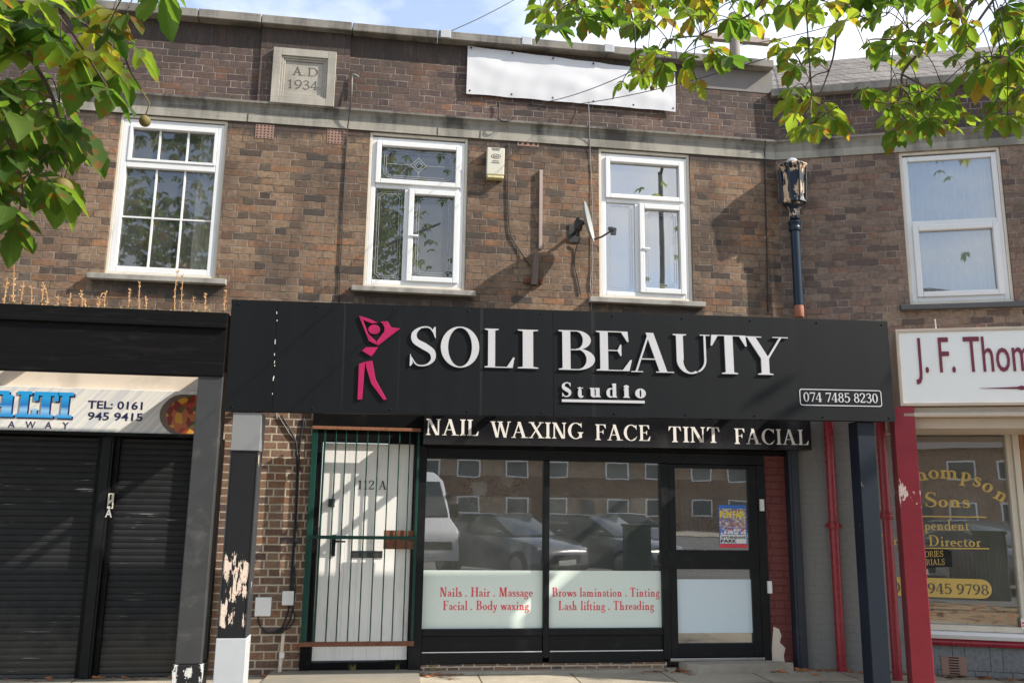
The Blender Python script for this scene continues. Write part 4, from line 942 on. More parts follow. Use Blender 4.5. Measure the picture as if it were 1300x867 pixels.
# ------------------------------------------------------------------ the black fascia sign
q0, q1, q2, q3 = MAIN.at(292,380,DS), MAIN.at(1131,408,DS), MAIN.at(1133,535,DS), MAIN.at(287,522,DS)
tilt = math.atan2((q1.z+q2.z-q0.z-q3.z)/2, (q1.x+q2.x-q0.x-q3.x)/2)
SG = Frame(Matrix.Translation((q3.x, -DS, q3.z)) @ Matrix.Rotation(-tilt, 4, 'Y'))
sx0, sx1, sz0, sz1 = span(SG, 0, (292,380), (1131,408), (1133,535), (287,522))
sg = thing('fascia_sign', 'large black fascia sign with silver serif letters and a pink dancing figure', 'sign', ((sx0+sx1)/2, .1, sz0), SG)
seam = [sx0, SG.at(349,450).x, SG.at(702,450).x, sx1]
b = NB()
for i, (a, c) in enumerate(zip(seam, seam[1:])): box(b, a+.0015, c-.0015, -.0015*(i % 2), .03, sz0, sz1)
[lathe(b, [(.009, 0), (.009, .003), (.005, .005)], (sx0+.06+i_*(sx1-sx0-.12)/9, -.0015, z_), 8, Matrix.Rotation(math.pi/2, 3, 'X')) for i_ in range(10) for z_ in (sz0+.035, sz1-.035)]
box(b, sx0+.02, sx1-.02, .031, .2, sz1-.06, sz1-.012); box(b, sx0+.02, sx1-.02, .031, .2, sz0+.012, sz0+.06)
obj('sign_panel', b, MT['sign'], sg, SG, bevel=.003)
b = NB()
for px in (330, 700, 1090): q = SG.at(px, 420).x; box(b, q-.025, q+.025, .2, DS, sz1-.14, sz1-.09); box(b, q-.025, q+.025, .2, DS, sz0+.40, sz0+.45)
obj('sign_bracket', b, MT['black'], sg, SG)
b = NB(); q = SG.at(349, 450).x
for k in range(9): zz = sz0+R.uniform(0, 1)*(sz1-sz0)*.95; L_ = R.uniform(.01, .05); xx_ = q+R.uniform(-.004, .004); box(b, xx_-.0022, xx_+.0022, -.0035, -.0016, zz, zz+L_)
obj('paint_chip', b, MT['letter_edge'], sg, SG)
def sgl(ch, px0, px1, pyb, pyt, mat, name, dep=.02, **k):
    b = NB(); a, c = SG.at(px0, pyb), SG.at(px1, pyb); t_ = SG.at((px0+px1)/2, pyt)
    one_glyph(b, ch, a.x, c.x, (a.z+c.z)/2, t_.z, -.002, dep, **k); return obj(name, b, MT[mat], sg, SG)
LW = dict(w=.145, t=.026, sl=.07, br=.02)
for ch, p0, p1, yb, yt in (('S',520,553,465,415), ('O',559,608,466,416), ('L',615,653,467,418), ('I',657,683,468,419), ('B',709,755,470,420), ('E',757,802,471,421), ('A',801,855,473,423), ('U',855,902,474,425), ('T',903,949,475,426), ('Y',944,1002,476,428)):
    sgl(ch, p0, p1, yb, yt, 'letter', 'letter', .014, **LW)
for ch, p0, p1 in (('S',713,725), ('t',733,740.5), ('u',748.5,762), ('d',769.5,783), ('i',791,799), ('o',806,819.5)):
    a, c = SG.at(p0, 504), SG.at(p1, 504); b = NB(); P, adv = glyph(ch, w=.24, t=.06, xh=.66, sl=.05); xs_ = [u for p in P for u, v in p]; lo, hi = min(xs_), max(xs_); z_ = SG.at(766, 504.5).z
    add_polys(b, P, lambda u, v: (a.x+(u-lo)/(hi-lo)*(c.x-a.x), z_+v*.125), -.002, .012); obj('letter', b, MT['letter'], sg, SG)
b = NB(); a, c = SG.at(713, 508.5), SG.at(818, 510.5); zc_ = (a.z+c.z)/2; box(b, a.x, c.x, -.012, -.002, zc_-.012, zc_+.012); obj('underline', b, MT['letter'], sg, SG)
# phone number in a rounded outline
a, c = SG.at(1015, 505), SG.at(1119, 505); zt_, zb_ = SG.at(1067, 494.5).z, SG.at(1067, 515.5).z
def rrect(x0, x1, z0, z1, r): return [(cx_+r*math.cos(rad(t)), cz_+r*math.sin(rad(t))) for cx_, cz_, s_ in ((x1-r, z0+r, -90), (x1-r, z1-r, 0), (x0+r, z1-r, 90), (x0+r, z0+r, 180)) for t in range(s_, s_+91, 15)]
o1, o2 = rrect(a.x, c.x, zb_, zt_, .025), rrect(a.x+.008, c.x-.008, zb_+.008, zt_-.008, .019)
b = NB(); n = len(o1); V1 = [b.verts.new((x, -.0035, z)) for x, z in o1]; V2 = [b.verts.new((x, -.0035, z)) for x, z in o2]
for i in range(n): b.faces.new((V1[i], V1[(i+1) % n], V2[(i+1) % n], V2[i]))
obj('number_outline', b, MT['letter'], sg, SG)
b = NB(); serif_text(b, '074 7485 8230', a.x+.035, c.x-.035, zb_+.036, .086, -.002, .002, w=.14, t=.06); obj('phone_number', b, MT['letter'], sg, SG)
# dancing figure, drawn from the photo's outline in relief
def fig(poly): return [(lambda p: (p.x, p.z))(SG.at(430+x/6.94, 395+y/6.94)) for x, y in poly]
def figpart(polys, dep):
    b = NB()
    for i, p in enumerate(polys): prism(b, fig(p), -.002-dep-.0006*i, -.002)
    return obj('figure_piece', b, MT['pink'], sg, SG, bevel=.002)
figpart([[(178,45),(216,86),(258,200),(332,272),(345,305),(265,265)], [(180,43),(265,70),(342,104),(300,114),(236,90),(218,84)], [(312+52*math.cos(t*.35), 165+42*math.sin(t*.35)) for t in range(18)],
         [(368,96),(430,92),(462,146),(542,156),(346,306),(332,270),(402,182),(404,150),(388,118)]], .014)
figpart([[(205,352),(240,320),(345,320),(312,372),(286,402)]], .014)
figpart([[(178,468),(232,448),(226,520),(206,780),(165,782)], [(234,448),(296,438),(326,604),(422,780),(394,784),(286,640),(240,490)]], .014)
# ------------------------------------------------------------------ services board under it
NG = Frame(Matrix.Translation((0, -.22, 0)) @ Matrix.Rotation(rad(-.45), 4, 'Y'))
nx0, nx1, nz0, nz1 = span(NG, 0, (540,523), (1030,537), (1030,575), (536,560))
nz1 += .03
ns = thing('services_board', 'narrow glossy black board listing treatments in white serif capitals over the shopfront', 'sign', ((nx0+nx1)/2, .05, nz0), NG)
obj('board', box(NB(), nx0, nx1, 0, .16, nz0, nz1), MT['gloss_black'], ns, NG, bevel=.004)
for s, p0, p1, yb in (('NAIL',540,609,552.5), ('WAXING',622,742,556), ('FACE',755,827,559), ('TINT',848,915,561.5), ('FACIAL',932,1028,564)):
    b = NB(); a, c = NG.at(p0, yb), NG.at(p1, yb); serif_text(b, s, a.x, c.x, (a.z+c.z)/2, .158, -.0005, .002, slope=0, w=.15, t=.045); obj('lettering', b, MT['letter_edge'], ns, NG)
# ------------------------------------------------------------------ left takeaway: canopy, sign, shutters
cz1 = MAIN.at(145, 391, DS).z; cz0 = MAIN.at(145, 474, DS).z; cxr = MAIN.at(289, 430, DS).x - .01
b = NB(); box(b, XL, cxr, -DS, -DS+.07, cz0, cz1); box(b, XL, cxr, -DS+.071, -.62, cz1-.07, cz1-.004); box(b, XL, cxr, -DS-.029, -DS-.001, cz1-.14, cz1-.10); box(b, XL, cxr, -DS-.015, -DS-.001, cz0, cz0+.12)
box(b, cxr-.06, cxr-.001, -DS+.072, -.002, cz0+.05, cz1-.075); [box(b, x_, x_+.05, -.619, -.002, cz1-.17, cz1-.05) for x_ in (-4.6, -3.2)]
tag(obj('shop_canopy', b, MT['black_timber'], bevel=.006), 'black timber canopy with dried weeds along its top on the left', 'canopy')
r = span(MAIN, .12, (-40,467), (261,474), (258,494), (-40,488)); b = NB(); box(b, -5.5, r[1], -.12, .02, r[2]-.02, r[3]); 
tag(obj('cream_board', b, MT['cream_board'], bevel=.005), 'bare cream timber board under the black canopy above the takeaway sign', 'board')
r = span(MAIN, .2, (0,490), (254,497), (249,551), (0,546))
BG = Frame(Matrix.Translation((0, -.2, 0)))
bz0, bz1, bxr = r[2], r[3], r[1]
bs = thing('takeaway_sign', 'white takeaway sign with blue block letters and a photo of a dish', 'sign', (bxr-1.5, -.1, bz0))
def bsign_mat():
    m, t, p = newmat('printed_sign_face'); g = G(t); v = g.coord(); s = g.xyz(v)
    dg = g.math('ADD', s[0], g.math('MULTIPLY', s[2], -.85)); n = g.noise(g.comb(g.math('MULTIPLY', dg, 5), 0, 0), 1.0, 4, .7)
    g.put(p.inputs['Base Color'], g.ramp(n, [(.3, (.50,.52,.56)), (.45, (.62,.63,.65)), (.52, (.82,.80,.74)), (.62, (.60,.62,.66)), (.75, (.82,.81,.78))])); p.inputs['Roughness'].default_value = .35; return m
obj('sign_face', box(NB(), -5.6, bxr, -.2, -.05, bz0, bz1), bsign_mat(), bs, bevel=.003)
b = NB(); box(b, -5.6, bxr+.004, -.215, -.05, bz0-.03, bz0-.001); obj('sign_trim', b, MT['black'], bs)
def blue_mat():
    m, t, p = newmat('blue_print'); g = G(t); s = g.xyz(g.coord()); n = g.math('ADD', s[2], g.math('MULTIPLY', g.noise(g.coord(), 2, 3), .12))
    g.put(p.inputs['Base Color'], g.ramp(g.math('MULTIPLY', n, 2.5), [(.25, (.005,.08,.32)), (.48, (.02,.30,.72)), (.62, (.28,.55,.85)), (.72, (.01,.18,.55)), (.9, (.02,.34,.75))])); p.inputs['Roughness'].default_value = .35; return m
MT['blue'] = blue_mat(); MT['blue_dark'] = plain('navy_print', (.012,.016,.07), .4, .05, bump=0)
za, zb2 = MAIN.at(45,530,.2).z, MAIN.at(45,493,.2).z; HB = zb2-za
for dx_, dz_, mt, yy in ((.014, -.012, 'blue_dark', -.2005), (0, 0, 'blue', -.2045)):
    for ch, p0, p1 in (('A', -24, 18), ('L', 20, 47), ('T', 42, 73), ('I', 72, 92)):
        a, c = MAIN.at(p0, 520, .2).x+dx_, MAIN.at(p1, 520, .2).x+dx_; b = NB(); zz0 = za+dz_; zz1 = zb2+dz_-.03; ww = c-a
        X_ = lambda u: a+u*ww; Z_ = lambda u: zz0+u*(zz1-zz0)
        D_ = .0025
        def bb(u0, u1, v0, v1, k): box(b, X_(u0), X_(u1), yy-D_-.0002*k, yy-.0002*k, Z_(v0), Z_(v1))
        if ch == 'A': bb(.08,.38,.12,.85,0); bb(.62,.92,.12,.85,1); bb(.2,.8,.85,1,2); bb(.39,.61,.38,.5,3); bb(0,.44,0,.118,4); bb(.56,1,0,.118,5)
        if ch == 'L': bb(.18,.55,.13,.87,0); bb(.02,.7,.871,1,1); bb(.02,1,0,.129,2); bb(.8,1,.13,.34,3)
        if ch == 'T': bb(.33,.67,.13,.85,0); bb(0,1,.851,1,1); bb(0,.17,.64,.85,2); bb(.83,1,.64,.85,3); bb(.16,.84,0,.129,4)
        if ch == 'I': bb(.28,.72,.13,.87,0); bb(0,1,.871,1,1); bb(0,1,0,.129,2)
        obj('letter_shadow' if mt == 'blue_dark' else 'letter', b, MT[mt], bs)
za = MAIN.at(45, 543.5, .2).z
for ch, p0, p1 in (('A', 10, 19), ('W', 32, 45), ('A', 57, 66), ('Y', 79, 87)):
    b = NB(); sans_text(b, ch, MAIN.at(p0,540,.2).x, MAIN.at(p1,540,.2).x, za, .062, -.2005, .001, bold=.015); obj('letter', b, MT['blue_dark'], bs)
b = NB(); sans_text(b, 'TEL: 0161', MAIN.at(111,518,.2).x, MAIN.at(181,518,.2).x, MAIN.at(146,519,.2).z, .072, -.2005, .001, bold=.02); sans_text(b, '945 9415', MAIN.at(111,532,.2).x, MAIN.at(181,532,.2).x, MAIN.at(146,533.5,.2).z, .072, -.2005, .001, bold=.02); obj('phone_number', b, MT['blue_dark'], bs)
def food_mat():
    m, t, p = newmat('printed_dish'); g = G(t); v = g.coord()
    vo = g.n('ShaderNodeTexVoronoi'); vo.inputs['Scale'].default_value = 17; vo.inputs['Randomness'].default_value = 1; g.put(vo.inputs['Vector'], v)
    c = g.xyz(vo.outputs['Color'])[0]
    g.put(p.inputs['Base Color'], g.mix(g.math('MULTIPLY', g.noise(v, 40, 4), .5), g.ramp(c, [(0, (.25,.02,.01)), (.25, (.45,.06,.015)), (.5, (.55,.16,.05)), (.65, (.75,.38,.03)), (.8, (.09,.10,.02)), (.95, (.5,.3,.16))], 'CONSTANT'), (.06,.015,.01))); p.inputs['Roughness'].default_value = .35; return m
fx0, fx1 = MAIN.at(203,520,.2).x, bxr-.004
cx_, cz_ = fx1+.01, (bz0+bz1)/2-.02; rx_ = cx_-fx0
b = NB(); pts = [(cx_+rx_*math.cos(rad(t)), cz_+.235*math.sin(rad(t))) for t in range(90, 271, 10)]; pts = [(min(x, fx1), min(max(z, bz0+.004), bz1-.03)) for x, z in pts]; prism(b, pts, -.2013, -.2005); obj('printed_bowl', b, plain('bowl_print', (.16,.11,.09), .35, .3, 3, 0), bs)
b = NB(); pts = [(cx_+(rx_-.06)*math.cos(rad(t)), cz_-.01+.20*math.sin(rad(t))) for t in range(90, 271, 10)]; pts = [(min(x, fx1), min(max(z, bz0+.006), bz1-.035)) for x, z in pts]; prism(b, pts, -.2025, -.2014); obj('printed_dish', b, food_mat(), bs)
# shutters
shz = bz0-.03
def shutter(x0, x1, label):
    t_ = thing('roller_shutter', label, 'shutter', ((x0+x1)/2, -.03, -.04), group='roller shutters of the takeaway')
    b = NB(); z = -.02; prof = []
    H_ = .058
    while z < shz-.005:
        zt2 = min(z+H_, shz-.005); prof += [(-.018, z), (-.024, z+.004), (-.028, z+H_*.5), (-.024, zt2-.008), (-.018, zt2-.003)]; z += H_
    prof = [(.02, -.02)] + prof + [(.02, prof[-1][1])]
    extrude_x(b, prof[::-1], x0+.03, x1-.03); obj('slat_curtain', b, MT['shutter'], t_)
    for xx_ in (x0, x1-.045): obj('guide_rail', bx(xx_, xx_+.045, -.06, .04, -.05, shz), MT['black'], t_, bevel=.004)
    b = NB(); box(b, x0+.046, x1-.046, -.05, .03, -.05, -.021); obj('bottom_bar', b, MT['charcoal'], t_, bevel=.004)
    return t_
xs0, xs1, xs2 = MAIN.at(118,760).x-.01, MAIN.at(122,760).x+.03, MAIN.at(236,700).x+.08
shutter(-5.6, xs0-.02, 'wide black roller shutter with scratched slats at the far left')
shutter(xs1+.02, xs2+.2, 'narrow black roller shutter beside the charcoal square column')
b = NB(); box(b, xs0-.018, xs1+.018, -.10, .05, -.05, shz); box(b, xs0+.0, xs1, -.112, -.1005, -.05, shz)
sp = thing('shutter_post', 'black steel post carrying a house number between the two roller shutters', 'post', ((xs0+xs1)/2, -.03, -.05)); obj('post', b, MT['black_frame'], sp, bevel=.003)
q = MAIN.at(141, 635, .11); b = NB(); box(b, q.x-.028, q.x+.024, -.116, -.1125, q.z-.075, q.z+.065); pl = obj('number_plate', b, MT['cream_plastic'], sp, bevel=.001)
b = NB(); sans_text(b, '1', q.x-.012, q.x+.004, q.z+.005, .05, -.1165, .001, bold=.03); sans_text(b, '4', q.x-.022, q.x+.018, q.z-.065, .05, -.1165, .001, bold=.03); obj('number', b, MT['black'], pl)
b = NB(); q = MAIN.at(138, 652, .11); sans_text(b, 'A', q.x-.03, q.x+.03, q.z-.03, .075, -.1125, .002, bold=.02); obj('number', b, MT['letter'], sp)
# ------------------------------------------------------------------ posts under the canopies
xl, xr = MAIN.at(236,667,DS).x, MAIN.at(269,667,DS).x
cl = thing('square_column', 'charcoal square column with black flaking foot beside the roller shutter', 'column', ((xl+xr)/2, -DS+.1, GZ))
zft = MAIN.at(232, 843, DS).z
b = NB(); box(b, xl, xr, -DS, -DS+.2, zft, 2.60); obj('shaft', b, MT['charcoal'], cl, bevel=.008)
b = NB(); box(b, xl-.012, xr+.012, -DS-.012, -DS+.21, GZ-.06, zft-.001); obj('foot', b, peeling('foot_paint', (.015,.015,.017), (.45,.44,.42), -.2, .9, .17, .45, stretch=(16, 16, 6)), cl, bevel=.006)
DP = DS-.02; zc1 = MAIN.at(318, 572, DP).z; zc2 = MAIN.at(300, 810, DP).z
xa, xb = MAIN.at(286,667,DP).x, MAIN.at(321,667,DP).x
pk = thing('square_post', 'peeling black post with grey steel sleeves under the left end of the black sign', 'post', ((xa+xb)/2, -DP+.1, GZ))
b = NB(); box(b, xa+.006, xb-.006, -DP+.006, -DP+.22, zc2-.03, zc1+.03); obj('shaft', b, peeling('post_peeling', (.013,.013,.015), (.52,.43,.35), .55, 1.3, .25, .4, edge=(.36,.09,.07), stretch=(19, 19, 5)), pk, bevel=.01)
b = NB(); box(b, xb-.0055, xb+.005, -DP+.002, -DP+.22, zc2-.03, zc1+.03); box(b, xa-.005, xa+.0055, -DP+.01, -DP+.22, zc2-.03, 2.25); obj('timber_facing', b, peeling('grey_facing', (.035,.035,.038), (.5,.42,.33), 0, 2.3, .10, .5, stretch=(10,10,3)), pk)
b = NB(); box(b, xa-.004, xb+.012, -DP-.006, -DP+.225, zc1, q3.z-.004); obj('upper_sleeve', b, MT['grey_cover'], pk, bevel=.004)
b = NB(); box(b, xa-.004, xb+.012, -DP-.008, -DP+.225, GZ-.06, zc2); obj('lower_sleeve', b, MT['pale_cover'], pk, bevel=.004)
b = NB(); box(b, -1.86, -1.755, -.10, -.001, GZ-.06, 2.55); tag(obj('guide_strip', b, MT['black_timber'], bevel=.006), 'dark strip added against the wall for the shutter guide between charcoal column and peeling post', 'upright')  # dark strip added to fill the dark gap, standing for a shutter guide
DB = DS-.06; bxl, bxr_ = MAIN.at(1088,540,DB).x, MAIN.at(1110,540,DB).x
t_ = tag(obj('square_post', box(NB(), bxl, bxr_, -DB, -DB+.16, GZ-.06, q2.z-.004), MT['navy'], bevel=.006), 'navy blue timber post with chipped edges at the right end of the black sign', 'post')
rs0, rs1 = WING.at(1134,520,DJ).x, (WING.at(1160,518,DJ).x+WING.at(1188,867,DJ).x)/2
tag(obj('square_post', box(NB(), rs0, rs1, -DJ, -DJ+.2, GZ-.06, jz0-.002), MT['crimson'], fr=WING, bevel=.006), 'crimson painted timber post with a white scuff under the white signboard', 'post')
# ------------------------------------------------------------------ pipes
def red_pipe(x, D, ztop, zcol, label, fr=WING, r=.046):
    t_ = thing('drainpipe', label, 'drainpipe', (x, -D, GZ-.02), fr, 'red drainpipes')
    obj('pipe', tube(NB(), [(x, -D, GZ-.03), (x, -D, ztop)], r, 16), MT['pipe_red'], t_, fr, smooth=True)
    obj('collar', lathe(NB(), [(r+.001, 0), (r+.014, .004), (r+.016, .02), (r+.010, .026), (r+.010, .05), (r+.016, .056), (r+.016, .07), (r+.001, .075)], (x, -D, zcol), 18), MT['pipe_red'], t_, fr, smooth=True)
    b = NB(); box(b, x-.085, x+.085, -.02-.0, .0, zcol+.02, zcol+.05); box(b, x-.012, x+.012, -D, -.0, zcol+.022, zcol+.048); obj('bracket', b, MT['pipe_red'], t_, fr)
red_pipe((WING.at(1051,540,.06).x+WING.at(1069,848,.06).x)/2, .06, 2.65, WING.at(1058,668,.06).z-.03, 'glossy red drainpipe with a collar standing against the grey painted wall')
red_pipe((WING.at(1116,540,.4).x+WING.at(1142,867,.4).x)/2, .4, 2.45, WING.at(1125,655,.4).z-.03, 'red drainpipe squeezed between the navy and the crimson posts')
ux = .155; uD = .095
hop = thing('rainwater_pipe', 'flaking navy rainwater hopper and downpipe in the corner beside the leaves', 'drainpipe', (ux, -uD, 3.6), WING)
hz0, hz1 = WING.at(1008,259,uD+.05).z, WING.at(1008,212,uD+.05).z
b = NB(); M_ = None
h8 = [(.055, hz0-.17), (.065, hz0-.13), (.056, hz0-.12), (.06, hz0-.06), (.11, hz0), (.135, hz0+.01), (.130, hz0+.03), (.122, hz0+.06), (.135, hz1-.05), (.158, hz1-.01), (.168, hz1+.005), (.158, hz1+.02), (.12, hz1+.035), (.03, hz1+.05)]
lathe(b, h8, (ux, -uD-.03, 0), 8, Matrix.Rotation(rad(22.5), 3, 'Z')); obj('hopper', b, MT['hopper'], hop, WING)
b = NB()
for k in range(8):
    a_ = rad(22.5+45*k); px_, py_ = ux+.130*math.cos(a_), -uD-.03+.130*math.sin(a_); tube(b, [(px_, py_, hz0+.03), (px_*1.0+.02*math.cos(a_), py_+.02*math.sin(a_), hz1)], .011, 6)
obj('hopper_rib', b, MT['navy_plain'], hop, WING, smooth=True)
b = lathe(NB(), [(.07, 0), (.075, .03), (.05, .065), (.02, .08)], (ux, -uD-.03, hz1+.03), 9); obj('stone_in_hopper', b, MT['pale_cover'], hop, WING, smooth=True)
zpb = WING.at(1011,388,uD).z
b = tube(NB(), [(ux, -uD, zpb), (ux, -uD, hz0-.14)], .050, 16); obj('downpipe', b, MT['pipe_blue'], hop, WING, smooth=True)
b = lathe(NB(), [(.051, 0), (.066, .005), (.068, .03), (.060, .04), (.060, .075), (.068, .085), (.068, .11), (.051, .12)], (ux, -uD, hz0-.30), 16); obj('collar', b, MT['pipe_blue'], hop, WING, smooth=True)
b = lathe(NB(), [(.046, -.12), (.050, -.11), (.050, .0), (.044, .02)], (ux, -uD, zpb-.01), 14); obj('broken_end', b, MT['terracotta'], hop, WING, smooth=True)
# ------------------------------------------------------------------ things fixed on the upper wall
r = span(MAIN, .10, (619,188), (641,188), (640,226), (618,225))
al = thing('alarm_box', 'cream burglar alarm box under the stone band between two windows', 'alarm', ((r[0]+r[1])/2, -.05, r[2]))
b = NB(); hexa(b, [(r[0], -.075, r[2]+.045), (r[1], -.075, r[2]+.045), (r[1], -.002, r[2]+.03), (r[0], -.002, r[2]+.03), (r[0], -.105, r[3]), (r[1], -.105, r[3]), (r[1], -.002, r[3]), (r[0], -.002, r[3])]); obj('case', b, MT['cream_plastic'], al, bevel=.006)
b = NB(); box(b, r[0]+.004, r[1]-.004, -.085, -.002, r[2], r[2]+.029); obj('strobe_lens', b, plain('amber_lens', (.60,.54,.28), .3, .05, bump=0), al, bevel=.008)
def case_y(z): return -.075 - .03*(z-(r[2]+.045))/(r[3]-r[2]-.045)
b = NB(); cx_, cz_ = (r[0]+r[1])/2, r[3]-.095
for rr_ in (1.0,):
    P1 = [(cx_+.052*math.cos(rad(t)), cz_+.026*math.sin(rad(t))) for t in range(0, 360, 15)]; P2 = [(cx_+.046*math.cos(rad(t)), cz_+.020*math.sin(rad(t))) for t in range(0, 360, 15)]
    A = [b.verts.new((x, case_y(z)-.001, z)) for x, z in P1]; B_ = [b.verts.new((x, case_y(z)-.001, z)) for x, z in P2]
    for i in range(24): b.faces.new((A[i], A[(i+1) % 24], B_[(i+1) % 24], B_[i]))
for x_ in (-.028, -.012, .004, .02): box(b, cx_+x_, cx_+x_+.008, case_y(cz_)-.0016, case_y(cz_)+.002, cz_-.009, cz_+.009)
for k_, (z_, L_) in enumerate(((.07, .04), (.085, .05), (-.05, .035), (-.07, .045))):
    n_ = 6
    for i in range(n_): xx_ = cx_-L_+2*L_*i/n_; box(b, xx_, xx_+L_/n_*1.3, case_y(cz_+z_)-.0012, case_y(cz_+z_)+.002, cz_+z_-.005, cz_+z_+.005)
obj('printed_mark', b, MT['charcoal'], al)
# satellite dish
dc = MAIN.at(748, 281, .34)
dish = thing('satellite_dish', 'grey satellite dish seen edge-on beside the third upper window', 'satellite dish', (dc.x-.12, -.0, dc.z-.2))
ax = Vector((.90, -.38, .18)).normalized(); MD = ax.to_track_quat('Z', 'Y').to_matrix()
prof = [(.001, -.05), (.06, -.047), (.12, -.036), (.18, -.018), (.212, -.003), (.215, .004), (.208, .003), (.17, -.014), (.1, -.034), (.001, -.043)]
b = lathe(NB(), prof, dc, 28, MD); obj('reflector', b, plain('dish_grey', (.24,.255,.25), .5, .06, 5, .05), dish, smooth=True)
tip = MAIN.at(778, 292, .60); low = dc + MD @ Vector((0, 0, 0)) - Vector((0, 0, .20))
b = NB(); tube(b, [low + Vector((.05, -.02, .0)), low*.5 + tip*.5 + Vector((.01, 0, -.02)), tip], .010, 8); obj('feed_arm', b, MT['charcoal'], dish, smooth=True)
b = NB(); dv = (dc-tip).normalized(); tube(b, [tip-dv*.03, tip+dv*.02, tip+dv*.06], [.026, .03, .018], 10); box(b, tip.x-.02, tip.x+.03, tip.y-.02, tip.y+.02, tip.z-.05, tip.z+.02); obj('receiver', b, MT['charcoal'], dish)
b = NB(); bk = dc - ax*.06; wx = bk.x-.03; tube(b, [(wx, -.0, bk.z-.02), (wx, -.16, bk.z-.02), (wx+.01, -.2, bk.z+.04)], .02, 10); box(b, wx-.06, wx+.06, -.012, -.001, bk.z-.12, bk.z+.08); tube(b, [(wx, -.17, bk.z-.1), (wx, -.17, bk.z+.1)], .019, 8); tube(b, [(wx, -.17, bk.z), bk], .022, 8); box(b, wx-.04, wx+.03, -.26, -.17, bk.z-.05, bk.z+.05); obj('wall_bracket', b, MT['charcoal'], dish)
# batten and pipe stub
a, c = MAIN.at(689, 216, .03), MAIN.at(684, 316, .03)
tag(obj('batten', box(NB(), (a.x+c.x)/2-.017, (a.x+c.x)/2+.017, -.035, -.001, c.z, a.z), MT['wood_grey'], bevel=.003), 'weathered pinkish timber batten fixed upright on the brickwork left of the dish', 'batten')
a = MAIN.at(682, 322, .06); c = MAIN.at(678, 362, .06)
ps = thing('pipe_stub', 'short brown open pipe end clamped to the wall under the batten', 'pipe', (c.x, -.06, c.z))
obj('pipe', tube(NB(), [(c.x, -.06, c.z), (a.x-.005, -.07, a.z)], .036, 14, cap=False), plain('brown_pipe', (.13,.09,.07), .6, .2), ps, smooth=True)
obj('pipe_mouth', lathe(NB(), [(.034, -.01), (.030, -.006), (.030, -.004)], (a.x-.005, -.07, a.z), 14), MT['hole'], ps)
b = NB(); box(b, c.x-.10, c.x+.10, -.035, -.001, c.z+.03, c.z+.09); tube(b, [(c.x+.07, -.036, c.z+.06), (c.x+.07, -.05, c.z+.06)], .012, 8); tube(b, [(c.x-.07, -.036, c.z+.06), (c.x-.07, -.05, c.z+.06)], .012, 8); obj('clamp', b, MT['rust'], ps, bevel=.003)
# blank banner
TL, TR, BR_, BL = [MAIN.at(x, y, .04) for x, y in ((594,58), (857,92), (858,142), (592,119))]
bn = thing('blank_banner', 'blank white creased banner pinned across the parapet', 'banner', ((TL.x+TR.x)/2, -.03, BL.z))
b = NB(); NX, NZ = 110, 26; gr = []
for k in range(NZ+1):
    row = []
    for i in range(NX+1):
        u, v = i/NX, k/NZ; top = TL.lerp(TR, u); bot = BL.lerp(BR_, u)
        top.z -= .006*math.sin(u*math.pi*5)**2; bot.z += .005*math.sin(u*math.pi*5)**2
        p = bot.lerp(top, v); e = math.sin(math.pi*v)
        w_ = .0035*math.sin(u*19+v*3.5)*e + .0012*math.sin(u*71-v*7+2*math.sin(v*4)) + .0022*math.sin(v*13+u*14+1.5*math.sin(u*9))*e + .0018*math.sin((u*6-v)*6.5)
        if u < .02 or u > .98: w_ *= .5
        row.append(b.verts.new((p.x, -.035-.012*e+w_*.8, p.z)))
    gr.append(row)
for k in range(NZ):
    for i in range(NX): b.faces.new((gr[k][i], gr[k][i+1], gr[k+1][i+1], gr[k+1][i]))
obj('sheet', b, plain('white_vinyl', (.60,.60,.62), .42, .04, 3, .04, dirt=(.66,.66,.66), dirt_amt=.3), bn, smooth='all')
b = NB()
for i in range(6):
    for A_, C_, dz_ in ((TL, TR, -.03), (BL, BR_, .03)):
        p = A_.lerp(C_, .015+i*.194); lathe(b, [(.012, 0), (.012, .004), (.007, .008)], (p.x, -.052, p.z+dz_), 10, Matrix.Rotation(math.pi/2, 3, 'X'))
obj('eyelet', b, MT['charcoal'], bn)
# ------------------------------------------------------------------ cables
CB = 'cables on the front wall'
def cable(label, pts, r=.006, mat='cable', D=.012, fr=MAIN, n=5):
    P = []
    for p in pts:
        q = fr.at(p[0], p[1], p[2] if len(p) > 2 else D); P.append(q)
    return tag(obj('cable', tube(NB(), smoothpath(P, n), r, 6), MT[mat], fr=fr, smooth='all'), label, 'cable', CB)
cable('dark straight cable running down the brickwork from the date stone', [(446,98,.05), (446,128,.08), (443,150,.05), (440,180), (435,280), (430,388)], .007)
cable('thin pale cable hanging past the dish beside the third window', [(747,128,.05), (748,152,.08), (749,190), (752,262), (752,330), (751,396)], .004, 'cable_grey')
cable('black cable looping from the stone band past the batten', [(646,182), (645,215), (645,255), (648,296), (660,318), (673,338,.03)], .007)
cable('dark cable in the wall corner next to the rainwater hopper', [(972,178,.075), (971,200), (972,260), (974,330), (975,396)], .006)
cable('short black cable drooping below the satellite dish', [(737,300,.05), (731,318), (730,340), (733,352), (737,373)], .007)
cable('curly white cable end at the sill beside the dish', [(752,340), (749,360), (753,378), (760,376), (766,380)], .004, 'cable_grey')
cable('tangled black cable end above the stone band left of the banner', [(633,128,.03), (634,140,.03), (634,152,.075), (645,154,.08), (650,146,.05)], .008)
cable('pale hooked pipe end on the parapet right of the date stone', [(455,98,.06), (449,95,.06), (447,100,.05), (446,122,.05)], .010, 'cable_grey')
cable('black cable dropping behind the green gate from under the sign', [(357,527), (372,552), (377,575), (375,650), (369,735), (367,770), (357,800)], .009)
